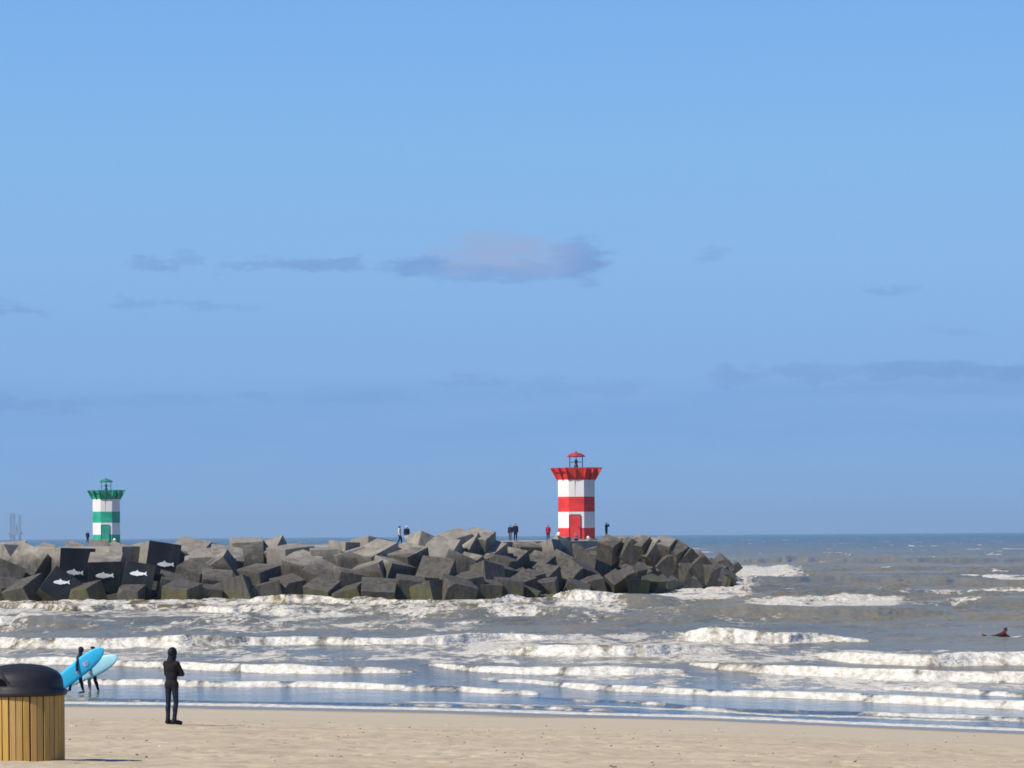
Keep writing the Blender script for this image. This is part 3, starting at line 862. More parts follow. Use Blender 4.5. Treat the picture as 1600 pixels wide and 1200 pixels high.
lighthouse('red_lighthouse', tuple(red_base), (0.74, 0.045, 0.040, 1), 'red and white banded octagonal lighthouse near the tip of the stone breakwater', (0.03, 0.035, 0.06, 1), (0.50, 0.05, 0.06, 1), None)
green_base = at(166.5, 848, 474)
lighthouse('green_lighthouse', tuple(green_base), (0.025, 0.40, 0.25, 1), 'green and white banded octagonal lighthouse on the far mole at left', (0.02, 0.12, 0.14, 1), (0.03, 0.25, 0.20, 1), None)
# footing pad under each tower
for nm, bs in (('tower_ground', red_base), ('mole_ground', green_base)):
    bm = bmesh.new(); bx(bm, (bs.x, bs.y+1, bs.z-1.45), (9.5, 9.0, 1.8)); 
    o = from_bm(nm, bm, m_deck); tag(o, kind='structure')

# small white bollards beside the towers
def bollard(p, label, s=1.0):
    root = empty('bollard', p); tag(root, label, 'bollard'); root.scale = (s, s, s)
    bm = bmesh.new(); lathe(bm, [(.16, 0), (.16, .25), (.12, .3), (.12, .45)], 14); from_bm('post', bm, m_conc, root)
    bm = bmesh.new(); lathe(bm, [(.13, .45), (.24, .52), (.28, .66), (.24, .80), (.12, .9), (.03, .92)], 16); from_bm('cap', bm, m_white, root, True)
bollard(tuple(at(919, 845.5, 346)), 'small white round-headed bollard at the right foot of the red lighthouse', .6)
bollard(tuple(at(179, 849, 468)), 'small white round-headed bollard at the right foot of the green lighthouse', .8)

# ------------------------------------------------------------------ people
def capsule(bm, a, b, ra, rb, n=12, rings=4):
    a, b = Vector(a), Vector(b); d = b-a; L = d.length
    q = (d.to_track_quat('Z', 'Y') if L > 1e-6 else Vector((0, 0, 1)).to_track_quat('Z', 'Y')).to_matrix()
    prof = []
    for i in range(rings+1):
        th = math.pi/2*(1-i/rings); prof.append((ra*math.cos(th), -ra*math.sin(th)))
    for i in range(rings+1):
        th = math.pi/2*(i/rings); prof.append((rb*math.cos(th), L+rb*math.sin(th)))
    prev = None; first = None
    for (r_, zz) in prof:
        r_ = max(r_, 1e-4)
        ring = [bm.verts.new(a+q@Vector((r_*math.cos(2*math.pi*i/n), r_*math.sin(2*math.pi*i/n), zz))) for i in range(n)]
        if prev:
            for i in range(n): bm.faces.new((prev[i], prev[(i+1) % n], ring[(i+1) % n], ring[i]))
        else: bm.faces.new(ring[::-1])
        prev = ring
    bm.faces.new(prev)
def ellipsoid(bm, c, s, rot=None):
    M = Matrix.Translation(c)
    if rot is not None: M = M @ rot.to_matrix().to_4x4()
    bmesh.ops.create_uvsphere(bm, u_segments=14, v_segments=10, radius=1.0, matrix=M @ Matrix.Diagonal((s[0], s[1], s[2], 1)))

SKIN = paint('skin', (0.52, 0.32, 0.23, 1), 0.6, 0.08, 8)
def cloth(name, c, rough=0.85): return paint(name, c, rough, 0.14, 7, 0.2)
# default standing pose; person faces +Y locally
POSE = dict(pelvis=(0, 0, .95), chest=(0, 0, 1.28), neck=(0, -.01, 1.47), head=(0, .02, 1.63),
            shl=(-.185, 0, 1.41), ell=(-.23, -.02, 1.13), wrl=(-.23, .08, .88),
            shr=(.185, 0, 1.41), elr=(.23, -.02, 1.13), wrr=(.23, .08, .88),
            hpl=(-.09, 0, .93), knl=(-.10, .02, .50), anl=(-.11, -.02, .08), tol=(-.13, .15, .035),
            hpr=(.09, 0, .93), knr=(.10, .02, .50), anr=(.11, -.02, .08), tor=(.13, .15, .035))
def person(loc, rz, label, pose=None, height=1.75, voxel=0.02, garments=(), bulk=1.0, group=None, hair=None, eyes=True, neckr=.058):
    P = {k: Vector(v) for k, v in POSE.items()}
    for k, v in (pose or {}).items(): P[k] = Vector(v)
    bm = bmesh.new(); bones = []
    def cap(lbl, a, b_, ra, rb):
        capsule(bm, a, b_, ra, rb); bones.append((lbl, Vector(a), Vector(b_), (ra+rb)/2))
    pel, che, nek, hd = P['pelvis'], P['chest'], P['neck'], P['head']
    fwd = Vector((0, 1, 0))
    spine = (nek-pel).normalized()
    side = (P['shr']-P['shl']).normalized()
    fw = spine.cross(side)*-1
    fw = (-side.cross(spine)).normalized()*-1
    # trunk
    rotm = Matrix((side, (spine.cross(side)).normalized(), spine)).transposed()
    rq = rotm.to_quaternion()
    ellipsoid(bm, pel, (.165*bulk, .115*bulk, .13), rq); ellipsoid(bm, pel.lerp(che, .5), (.155*bulk, .108*bulk, .20), rq)
    ellipsoid(bm, che+spine*.02, (.175*bulk, .12*bulk, .17), rq)
    ellipsoid(bm, nek-spine*.07, (.15*bulk, .085*bulk, .07), rq)
    bones.append(('torso', pel, nek-spine*.06, .14))
    cap('torso', P['shl'], P['shr'], .065*bulk, .065*bulk)
    cap('neck', nek-spine*.03, hd-Vector((0, 0, .05)), neckr*1.15, neckr)
    # head: skull, jaw, nose, ears
    ellipsoid(bm, hd+Vector((0, -.005, .02)), (.078, .098, .105)); ellipsoid(bm, hd+Vector((0, .03, -.055)), (.055, .065, .06))
    capsule(bm, hd+Vector((0, .095, .01)), hd+Vector((0, .112, -.02)), .010, .014, 8, 3)
    capsule(bm, hd+Vector((-.02, .088, -.055)), hd+Vector((.02, .088, -.055)), .008, .008, 8, 2)
    for sx_ in (-1, 1): ellipsoid(bm, hd+Vector((sx_*.080, -.005, .0)), (.012, .020, .030))
    bones.append(('head', hd+Vector((0, 0, .03)), hd-Vector((0, -.02, .05)), .09))
    for s_ in 'lr':
        sh, e, w_, hp, kn, an, to = (P[k+s_] for k in ('sh', 'el', 'wr', 'hp', 'kn', 'an', 'to'))
        cap('arm', sh, e, .054*bulk, .040*bulk); cap('arm', e, w_, .041*bulk, .027)
        hdir = (w_-e).normalized(); palm = w_+hdir*.085
        sgn = -1 if s_ == 'l' else 1
        up = fwd if abs(hdir.dot(fwd)) < .9 else Vector((0, 0, 1))
        sv = hdir.cross(up).normalized()*sgn; pv = sv.cross(hdir)
        ellipsoid(bm, w_+hdir*.05, (.022, .040, .055), Matrix((sv, pv, hdir)).transposed().to_quaternion())
        bones.append(('hand', w_+hdir*.03, palm+hdir*.06, .03))
        for i, fl_ in enumerate((.062, .072, .067, .052)):
            st_ = w_+hdir*.085+pv*(.030-.020*i)
            kk = st_+hdir*fl_*.55-sv*.008; capsule(bm, st_, kk, .0095, .009, 8, 2)
            capsule(bm, kk, kk+(hdir*.75-sv*.5).normalized()*fl_*.5, .009, .0075, 8, 2)
        tb = w_+hdir*.025+pv*.032
        capsule(bm, tb, tb+(hdir*.7+pv*.6).normalized()*.045, .0125, .011, 8, 2)
        tb2 = tb+(hdir*.7+pv*.6).normalized()*.045
        capsule(bm, tb2, tb2+hdir*.03, .011, .009, 8, 2)
        cap('leg', hp, kn, .088*bulk, .056*bulk); cap('leg', kn, an, .056*bulk, .036)
        calf = kn.lerp(an, .3)-(to-an).normalized()*.015
        ellipsoid(bm, calf, (.050*bulk, .052*bulk, .12), (kn-an).to_track_quat('Z', 'Y'))
        cap('foot', an+Vector((0, 0, -.02)), to, .042, .032)
        capsule(bm, an+Vector((0, 0, -.03))-(to-an).normalized()*.03, an+Vector((0, 0, -.03)), .035, .035, 10, 3)
    tmp = bpy.data.meshes.new('t'); bm.to_mesh(tmp); bm.free()
    to_ = bpy.data.objects.new('t', tmp); col.objects.link(to_)
    rm = to_.modifiers.new('r', 'REMESH'); rm.mode = 'VOXEL'; rm.voxel_size = voxel; rm.use_smooth_shade = True
    sm = to_.modifiers.new('s', 'SMOOTH'); sm.factor = .5; sm.iterations = 3 if voxel > .012 else 5
    dg = bpy.context.evaluated_depsgraph_get()
    me = bpy.data.meshes.new_from_object(to_.evaluated_get(dg)); me.name = 'body'
    bpy.data.objects.remove(to_); bpy.data.meshes.remove(tmp)
    me.materials.clear()
    co = np.empty(len(me.vertices)*3, np.float32); me.vertices.foreach_get('co', co); co = co.reshape(-1, 3)
    nrm = np.empty(len(me.vertices)*3, np.float32); me.vertex_normals.foreach_get('vector', nrm); nrm = nrm.reshape(-1, 3)
    best = np.full(len(co), 1e9); lab = np.zeros(len(co), int); names = ['torso', 'neck', 'head', 'arm', 'hand', 'leg', 'foot']
    for (lb, a, b_, r_) in bones:
        a = np.array(a); b_ = np.array(b_); ab = b_-a
        tt = np.clip(((co-a)@ab)/(ab@ab+1e-9), 0, 1)
        dd = np.linalg.norm(co-a-tt[:, None]*ab, axis=1)-r_
        m_ = dd < best; best[m_] = dd[m_]; lab[m_] = names.index(lb)
    root = empty('person', loc, rz); sc_ = height/1.74; root.scale = (sc_,)*3
    tag(root, label, 'person', group)
    body = link_mesh('body', me, SKIN, root)
    me.polygons.foreach_set('use_smooth', [True]*len(me.polygons))
    fv = [tuple(p.vertices) for p in me.polygons]
    def part_from(mask, off, name, mat, parent):
        keep = [f for f in fv if all(mask[i] for i in f)]
        if not keep: return None
        used_ = sorted({i for f in keep for i in f}); mp = {i: k_ for k_, i in enumerate(used_)}
        offv = off if np.isscalar(off) else None
        pts_ = co[used_]+nrm[used_]*(off if offv is not None else off[used_][:, None])
        m2 = bpy.data.meshes.new(name)
        m2.from_pydata([tuple(p) for p in pts_], [], [tuple(mp[i] for i in f) for f in keep]); m2.update()
        m2.polygons.foreach_set('use_smooth', [True]*len(m2.polygons))
        o_ = link_mesh(name, m2, mat, parent)
        so = o_.modifiers.new('thickness', 'SOLIDIFY'); so.thickness = 0.006; so.offset = 0
        return o_
    ix = {n_: i for i, n_ in enumerate(names)}
    for (gname, regs, off, mat, extra) in garments:
        mask = np.isin(lab, [ix[r_] for r_ in regs])
        if extra is not None: mask &= extra(co, lab, ix)
        part_from(mask, off, gname, mat, root)
    h = hd
    if hair is not None:
        hp_ = (co-np.array(h))
        mask = (lab == ix['head']) & ((hp_[:, 2] > .055) | ((hp_[:, 1] < .02) & (hp_[:, 2] > -.05)))
        part_from(mask, 0.012, 'hair', hair, root)
    if eyes:
        bm = bmesh.new()
        for sx_ in (-1, 1): bmesh.ops.create_uvsphere(bm, u_segments=8, v_segments=6, radius=.0125, matrix=Matrix.Translation(h+Vector((sx_*.031, .083, .018))))
        from_bm('eyes', bm, m_eye, body, True)
    return root
m_eye = paint('eye', (0.05, 0.04, 0.035, 1), 0.2, 0.02)
def above(zv): return lambda co, lab, ix: co[:, 2] > zv
def shin(co, lab, ix): return co[:, 2] > .10
blackneo = cloth('black_neoprene', (0.010, 0.011, 0.016, 1), 0.55)
blueneo = cloth('blue_neoprene', (0.012, 0.020, 0.045, 1), 0.6)
greyneo = cloth('grey_neoprene', (0.30, 0.27, 0.30, 1), 0.7)
ALLW = ['torso', 'arm', 'leg', 'neck']

# main figure: wetsuit, arms folded, back to the camera
mp_ = at(268.5, 1126, 75.0)
mz = float(sand_full(np.array([mp_.x]), np.array([mp_.y]))[0])
def hoodmask(co, lab, ix):
    return ~((lab == ix['head']) & (co[:, 1] > .075) & (co[:, 2] < 1.70) & (co[:, 2] > 1.56))
person((mp_.x, mp_.y, mz), R(-30), 'person in a black hooded wetsuit standing with folded arms on the sand near the water',
       pose=dict(ell=(-.19, .07, 1.15), wrl=(.05, .20, 1.20), elr=(.23, .10, 1.16), wrr=(-.04, .23, 1.14), shl=(-.155, 0, 1.39), shr=(.155, .0, 1.39),
                 head=(.01, .03, 1.63), hpl=(-.085, 0, .93), knl=(-.11, .02, .50), anl=(-.095, -.02, .09), tol=(-.07, .15, .04),
                 hpr=(.085, 0, .93), knr=(.10, .03, .50), anr=(.08, -.02, .09), tor=(.16, .12, .04)),
       height=1.78, voxel=0.010, bulk=0.84, neckr=.072,
       garments=[('wetsuit', ALLW, .010, cloth('navy_neoprene', (0.016, 0.019, 0.034, 1), 0.4), shin), ('jacket', ['torso', 'arm', 'leg'], .019, cloth('black_jacket', (0.014, 0.013, 0.017, 1), .8), above(.84)),
                 ('hood', ['head', 'neck'], .024, blackneo, hoodmask), ('boots', ['foot', 'leg'], .014, blackneo, lambda co, lab, ix: co[:, 2] < .16)])

# two surfers carrying boards
def surfer_spot(x, y, D):
    p = at(x, y, D); return (p.x, p.y, max(p.z, -.15))
WLK = dict(pelvis=(0, 0, .93), hpl=(-.09, 0, .91), hpr=(.09, 0, .91))
# surfer one walks left: local +Y -> world -X  (rz = +90deg); his left side faces the camera
sA = surfer_spot(123.5, 1084, 116.5)
person(sA, R(96), 'person in a dark wetsuit at the water edge carrying the brighter blue surfboard',
       pose=dict(pelvis=(0, 0, .93), chest=(0, -.03, 1.27), neck=(0, -.06, 1.45), head=(0, -.07, 1.60),
                 shl=(-.19, -.03, 1.40), ell=(-.34, .06, 1.13), wrl=(-.40, .06, .86), shr=(.185, -.05, 1.40), elr=(.24, -.14, 1.14), wrr=(.22, .0, .92),
                 hpl=(-.09, 0, .91), knl=(-.10, .25, .56), anl=(-.10, .34, .16), tol=(-.10, .50, .10),
                 hpr=(.09, 0, .91), knr=(.09, -.06, .49), anr=(.09, -.16, .08), tor=(.10, .0, .03)),
       height=1.72, voxel=0.014, garments=[('wetsuit', ALLW, .008, blueneo, above(.14)), ('hood', ['head', 'neck'], .014, blueneo, lambda co, lab, ix: ~((lab == ix['head']) & (co[:, 1] > .0) & (co[:, 2] < 1.66) & (co[:, 2] > 1.53)))])
sB = surfer_spot(146, 1084, 119.0)
person(sB, R(84), 'person in grey and black wetsuit walking behind with the paler surfboard',
       pose=dict(pelvis=(0, 0, .93), shl=(-.19, 0, 1.40), ell=(-.30, .03, 1.13), wrl=(-.36, .06, .88),
                 hpl=(-.09, 0, .91), knl=(-.10, .14, .50), anl=(-.10, .10, .08), tol=(-.10, .26, .04), hpr=(.09, 0, .91), knr=(.09, -.05, .49), anr=(.09, -.18, .10), tor=(.10, -.03, .03)),
       height=1.74, voxel=0.014, garments=[('wetsuit_top', ['torso', 'arm', 'neck'], .010, blackneo, None), ('wetsuit_legs', ['leg', 'torso'], .008, greyneo, lambda co, lab, ix: (co[:, 2] > .14) & (co[:, 2] < .93) & (co[:, 0] < 0)),
                                              ('wetsuit_leg', ['leg'], .008, blackneo, lambda co, lab, ix: (co[:, 2] > .14) & (co[:, 0] >= 0))], hair=cloth('dark_hair', (0.02, 0.015, 0.012, 1)))
def surfboard(center, length, width, ang, yaw, colr, under, label, decal=None, tiltx=0.0):
    root = empty('surfboard', center); tag(root, label, 'surfboard')
    root.rotation_euler = Euler((tiltx, -ang, yaw), 'XYZ')
    bm = bmesh.new(); N = 28; M = 12
    rings = []
    for i in range(N+1):
        s = i/N*2-1                # -1 tail, 1 nose
        if s > 0: wv = (1-abs(s)**2.6)**0.55
        else: wv = (1-abs(s)**4.5)**0.5*0.96+0.0
        wv = max(wv, 0.04)*width/2
        th = 0.042*(1-abs(s)**3)+0.006
        rocker = 0.10*max(0, s)**3
        ring = []
        for k in range(M):
            a = 2*math.pi*k/M
            ring.append(bm.verts.new((s*length/2, -th*math.sin(a)-rocker, wv*math.copysign(abs(math.cos(a))**0.8, math.cos(a)))))
        rings.append(ring)
    for i in range(N):
        for k in range(M):
            f = bm.faces.new((rings[i][k], rings[i][(k+1) % M], rings[i+1][(k+1) % M], rings[i+1][k]))
    bm.faces.new(rings[0]); bm.faces.new(rings[-1][::-1])
    from_bm('board', bm, colr, root, True)
    if decal:
        bm = bmesh.new()
        bmesh.ops.create_circle(bm, cap_ends=True, radius=.125, segments=24, matrix=Matrix.Translation((length*.13, -.062, 0)) @ Matrix.Rotation(math.pi/2, 4, 'X'))
        from_bm('decal', bm, decal, root)
    for k, (fx, fz) in enumerate(((-.42, 0), (-.36, .16), (-.36, -.16))):
        bm = bmesh.new()
        vs = [bm.verts.new((length*fx+a, b_, fz)) for a, b_ in ((-.06, .03), (.07, .03), (-.02, .15), (-.07, .16))]
        f = bm.faces.new(vs); r_ = bmesh.ops.extrude_face_region(bm, geom=[f])
        for v in r_['geom']:
            if isinstance(v, bmesh.types.BMVert): v.co.z += .012
        from_bm('fin', bm, under, root)
    return root
m_cyan = paint('cyan_foam_board', (0.030, 0.50, 0.80, 1), 0.45, 0.05, 1.5, 0.4)
m_pale = paint('pale_cyan_board', (0.45, 0.82, 0.90, 1), 0.45, 0.05, 1.5, 0.4)
m_fin = paint('dark_fin', (0.02, 0.04, 0.10, 1), 0.4, 0.1)
m_decal = paint('lilac_decal', (0.26, 0.44, 0.80, 1), 0.6, 0.2, 6)
cA = at(124.5, 1044, 116.35)
surfboard((cA.x, sA[1]-0.275, cA.z), 2.30, 0.62, R(38.5), R(2), m_cyan, m_fin, 'bright cyan surfboard with a pale round mark, tilted nose up, held at the waist', m_decal)
cB = at(141.5, 1046, 118.8)
surfboard((cB.x, sB[1]-0.27, cB.z), 2.25, 0.62, R(25), R(2), m_pale, m_fin, 'pale cyan surfboard partly hidden behind the brighter one')

# surfer lying on a board out in the waves
sp_ = ground(1562, 996.5)
zz = sea_h(sp_.x, sp_.y)
sw_root = person((sp_.x, sp_.y, zz-0.30), R(-78), 'person in a dark red top lying on a white board in the sea',
       pose=dict(pelvis=(0, -.15, .32), chest=(0, .15, .42), neck=(0, .28, .53), head=(0, .34, .66), shl=(-.18, .22, .48), shr=(.18, .22, .48),
                 ell=(-.28, .34, .36), wrl=(-.22, .5, .26), elr=(.28, .34, .36), wrr=(.22, .5, .26),
                 hpl=(-.09, -.18, .31), hpr=(.09, -.18, .31), knl=(-.11, -.60, .30), knr=(.11, -.60, .30), anl=(-.11, -.98, .42), anr=(.11, -.98, .36), tol=(-.11, -1.12, .50), tor=(.11, -1.13, .42)),
       height=1.75, voxel=0.02, garments=[('wetsuit', ['leg', 'torso'], .01, cloth('teal_neoprene', (0.01, 0.03, 0.035, 1)), lambda co, lab, ix: co[:, 1] < -.02), ('top', ['torso', 'arm'], .014, cloth('dark_red_top', (0.09, 0.010, 0.02, 1)), lambda co, lab, ix: co[:, 1] >= -.04)],
       hair=cloth('brown_hair', (0.06, 0.03, 0.03, 1)), group=None)
m_wb = paint('white_board', (0.72, 0.70, 0.60, 1), 0.4, 0.04, 2)
wb = surfboard((sp_.x+.15, sp_.y, zz-.06), 2.2, .58, 0, R(12), m_wb, m_fin, 'white surfboard floating under the person in the waves')
wb.rotation_euler = Euler((R(-90), 0, R(12)), 'XYZ')

# people on the breakwater
def on_pier(x, yfoot, D):
    p = at(x, yfoot, D); return (p.x, p.y, p.z)
stride = dict(knl=(-.10, .16, .52), anl=(-.10, .18, .09), tol=(-.10, .35, .05), knr=(.10, .02, .50), anr=(.10, -.22, .12), tor=(.10, -.08, .04))
walkgrp = 'people walking on the breakwater'
navy = cloth('navy_jacket', (0.010, 0.012, 0.035, 1)); jeans = cloth('dark_jeans', (0.012, 0.02, 0.05, 1)); pale_t = cloth('pale_trousers', (0.42, 0.50, 0.62, 1)); cream = cloth('cream_jacket', (0.62, 0.60, 0.52, 1))
shoe = cloth('dark_shoes', (0.02, 0.02, 0.02, 1))
def dressed(loc, rz, label, top, bottom, hgt, hair=None, cap_=None, pose=None, bulk=1.1):
    g = [('trousers', ['leg', 'torso'], .014, bottom, lambda co, lab, ix: (co[:, 2] < .95) & (co[:, 2] > .09)),
         ('jacket', ['torso', 'arm'], .03, top, above(.80)), ('shoes', ['foot'], .012, shoe, None)]
    if cap_ is not None: g.append(('cap', ['head'], .016, cap_, lambda co, lab, ix: co[:, 2] > 1.655))
    return person(loc, rz, label, pose=pose, height=hgt, voxel=0.022, garments=g, bulk=bulk, hair=hair)
hairD = cloth('hair_dark', (0.015, 0.02, 0.03, 1)); hairB = cloth('hair_brown', (0.10, 0.05, 0.03, 1)); hairG = cloth('hair_grey', (0.35, 0.33, 0.32, 1))
dressed(on_pier(624.5, 851, 304), R(-100), 'person in a cream jacket and dark trousers walking left of the white-capped one', cream, jeans, 1.76, hair=hairD, pose=stride)
dressed(on_pier(635.5, 850.5, 306), R(170), 'person in a navy jacket, pale trousers and white cap on the breakwater', navy, pale_t, 1.74, cap_=m_white, pose=stride, bulk=1.2)
dressed(on_pier(797.5, 845, 344), R(165), 'person in a slate jacket, left one of the pair left of the crimson jacket', cloth('slate_jacket', (0.02, 0.025, 0.045, 1)), cloth('grey_trousers', (0.10, 0.10, 0.14, 1)), 1.70, hair=hairG, pose=stride, bulk=1.2)
dressed(on_pier(805.5, 845, 346), R(190), 'person in a dark blue coat, right one of the pair left of the crimson jacket', cloth('blue_coat', (0.008, 0.018, 0.06, 1)), jeans, 1.86, hair=hairD, bulk=1.15)
dressed(on_pier(856.5, 844, 347), R(175), 'person in a crimson jacket standing left of the red lighthouse', cloth('crimson_jacket', (0.42, 0.015, 0.07, 1)), cloth('plum_trousers', (0.07, 0.02, 0.04, 1)), 1.64, hair=hairD, bulk=1.2)
photo = dict(ell=(-.30, .18, 1.30), wrl=(-.10, .28, 1.52), elr=(.34, .16, 1.34), wrr=(.12, .28, 1.53))
dressed(on_pier(947.5, 840, 352), R(-60), 'person in dark clothes with raised arms right of the red lighthouse', cloth('ink_jacket', (0.008, 0.012, 0.03, 1)), jeans, 1.62, hair=hairD, pose=photo)
SIT = dict(pelvis=(0, 0, .50), chest=(0, .03, .82), neck=(0, .06, 1.01), head=(0, .09, 1.17), shl=(-.185, .05, .95), shr=(.185, .05, .95), ell=(-.24, .12, .70), elr=(.24, .12, .70), wrl=(-.14, .36, .62), wrr=(.14, .36, .62),
           hpl=(-.09, 0, .48), hpr=(.09, 0, .48), knl=(-.12, .42, .50), knr=(.12, .42, .50), anl=(-.12, .44, .09), anr=(.12, .40, .09), tol=(-.14, .60, .04), tor=(.14, .56, .04))
def seated(loc, rz, label, top, bottom, hair, hgt=1.72):
    g = [('trousers', ['leg', 'torso'], .014, bottom, lambda co, lab, ix: (co[:, 2] < .55) & (co[:, 2] > .08)), ('jacket', ['torso', 'arm'], .028, top, above(.42)), ('shoes', ['foot'], .012, shoe, None)]
    return person(loc, rz, label, pose=SIT, height=hgt, voxel=0.022, garments=g, bulk=1.12, hair=hair)
seated(on_pier(900.5, 850, 326), R(180), 'person in a pink top sitting on the rocks in front of the red lighthouse door', cloth('pink_top', (0.45, 0.10, 0.18, 1)), jeans, hairB)
seated(on_pier(873.5, 845.5, 342), R(120), 'person in a white jacket sitting at the left foot of the red lighthouse', cloth('white_jacket', (0.75, 0.72, 0.70, 1)), jeans, hairB, 1.6)
dressed(on_pier(137, 848.5, 470), R(-150), 'person in dark violet clothes standing left of the green lighthouse', cloth('violet_jacket', (0.045, 0.03, 0.10, 1)), jeans, 1.72, hair=hairD)

# ------------------------------------------------------------------ litter bin
bp = at(34, 1188, 40.0)
bz = float(sand_z(np.array([bp.x]), np.array([bp.y]))[0])
BZ = bz-0.02
bin_root = empty('litter_bin', (bp.x, bp.y, BZ), R(6))
tag(bin_root, 'round litter bin of vertical wooden slats with a black domed lid on the sand', 'litter bin')
PXM = FOC/40.0
BH = (1189-1083)/PXM + (bp.z-BZ)       # slat height
RB = 0.52
m_wood, t, b = principled('slat_wood', (0.4, 0.25, 0.09, 1), 0.7, 0.3)
obj_c = t.new('ShaderNodeTexCoord').outputs['Object']
ang = t.new('ShaderNodeAttribute', attribute_name='slat').outputs['Fac']
wn = t.noise(t.mapv(obj_c, (12, 12, 0.9)), 1.0, 6, 0.65)
cw = t.mix(t.smooth(wn, 0.3, 0.7), (0.40, 0.24, 0.055, 1), (0.60, 0.385, 0.095, 1))
cw = t.mix(t.smooth(ang, 0, 1, 0, 0.55), cw, (0.40, 0.25, 0.13, 1))
cw = t.mix(t.smooth(t.noise(t.mapv(obj_c, (30, 30, 1.2)), 1.0, 4, 0.7), 0.56, 0.7, 0, 0.5), cw, (0.22, 0.13, 0.05, 1))
t.l.new(cw, b.inputs['Base Color'])
t.l.new(t.bump(wn, 0.4, 0.01), b.inputs['Normal'])
bm = bmesh.new(); NS = 38
rv_ = random.Random(3); sl_vals = []
for k in range(NS):
    a = 2*math.pi*k/NS+rv_.uniform(-.006, .006)
    Mx = Matrix.Rotation(a, 4, 'Z') @ Matrix.Translation((0, -RB+rv_.uniform(-.003, .003), BH/2+rv_.uniform(-.006, .002))) @ Matrix.Rotation(R(rv_.uniform(-.35, .35)), 4, 'Y')
    vs = bmesh.ops.create_cube(bm, size=1.0, matrix=Mx @ Matrix.Diagonal((2*math.pi*RB/NS*0.87, .028, BH, 1)))['verts']
    sl_vals += [rv_.random()]*8
bm.verts.ensure_lookup_table()
me = bpy.data.meshes.new('slat_drum')
bmesh.ops.recalc_face_normals(bm, faces=bm.faces)
bm.to_mesh(me); bm.free()
aa = me.attributes.new('slat', 'FLOAT', 'POINT'); aa.data.foreach_set('value', sl_vals)
sd = link_mesh('slat_drum', me, m_wood, bin_root)
bv = sd.modifiers.new('edge', 'BEVEL'); bv.width = .005; bv.segments = 2
m_blackp, t, b = principled('black_plastic', (0.015, 0.016, 0.018, 1), 0.5, 0.35)
oc = t.new('ShaderNodeTexCoord').outputs['Object']
t.l.new(t.mix(t.noise(oc, 6, 5, .7), (0.011, 0.012, 0.015, 1), (0.028, 0.029, 0.033, 1)), b.inputs['Base Color'])
t.l.new(t.smooth(t.noise(oc, 4, 5, .7), .3, .7, .45, .7), b.inputs['Roughness'])
t.l.new(t.bump(t.noise(oc, 60, 3), .15, .004), b.inputs['Normal'])
bm = bmesh.new(); lathe(bm, [(RB-.03, 0.03), (RB-.03, BH-.01)], 40); from_bm('inner_drum', bm, m_core, bin_root)
bm = bmesh.new()
for zz_ in (0.12, BH-.14): lathe(bm, [(RB-.018, zz_-.02), (RB-.014, zz_-.02), (RB-.014, zz_+.02), (RB-.018, zz_+.02)], 40)
from_bm('hoop', bm, m_core, bin_root)
# lid: flared rim, wall, shoulder and dome
LH = (1084-1037.5)/PXM
bm = bmesh.new()
prof = [(RB-.02, BH-.03), (RB+.045, BH-.03), (RB+.05, BH), (RB+.046, BH+.035), (RB+.012, BH+.05), (RB+.004, BH+.10), (RB-.006, BH+.17), (RB-.03, BH+.22), (RB-.075, BH+.265), (RB-.15, BH+.305), (RB-.26, BH+.338), (RB-.38, BH+.355), (.03, BH+.362), (.001, BH+.362)]
lathe(bm, prof, 64, close_bot=True, close_top=True)
lid = from_bm('lid', bm, m_blackp, bin_root, True)
# hooded throw-in openings, each a near-black panel painted for the dark inside
def painted_opening(az):
    bm = bmesh.new(); n = 14
    A = []; B = []; C_ = []
    for i in range(n+1):
        s = (i/n*2-1); a = az+s*0.50
        hgt_ = 0.085*(1-abs(s)**3.0)
        r_o = RB+0.028-0.02*abs(s)**2
        ca, sa = math.sin(a), -math.cos(a)
        A.append(bm.verts.new((r_o*ca, r_o*sa, BH+.145+hgt_)))
        B.append(bm.verts.new(((RB-.13)*ca, (RB-.13)*sa, BH+.200+hgt_*1.3)))
        C_.append(bm.verts.new((r_o*ca, r_o*sa, BH+.125+hgt_)))
    for i in range(n):
        bm.faces.new((A[i], A[i+1], B[i+1], B[i])); bm.faces.new((C_[i], C_[i+1], A[i+1], A[i]))
    hood = from_bm('opening_hood', bm, m_blackp, lid, True)
    bm = bmesh.new()
    T_ = []; Bt = []
    for i in range(n+1):
        s = (i/n*2-1); a = az+s*0.44
        hgt_ = 0.075*(1-abs(s)**3.0)
        ca, sa = math.sin(a), -math.cos(a)
        T_.append(bm.verts.new(((RB+.004)*ca, (RB+.004)*sa, BH+.13+hgt_))); Bt.append(bm.verts.new(((RB+.010)*ca, (RB+.010)*sa, BH+.105)))
    for i in range(n): bm.faces.new((Bt[i], Bt[i+1], T_[i+1], T_[i]))
    from_bm('painted_opening', bm, m_open_shade, lid)
m_open_shade, _, _ = principled('opening_shade', (0.004, 0.004, 0.005, 1), 0.9, 0.1)
painted_opening(R(-42)); painted_opening(R(138))

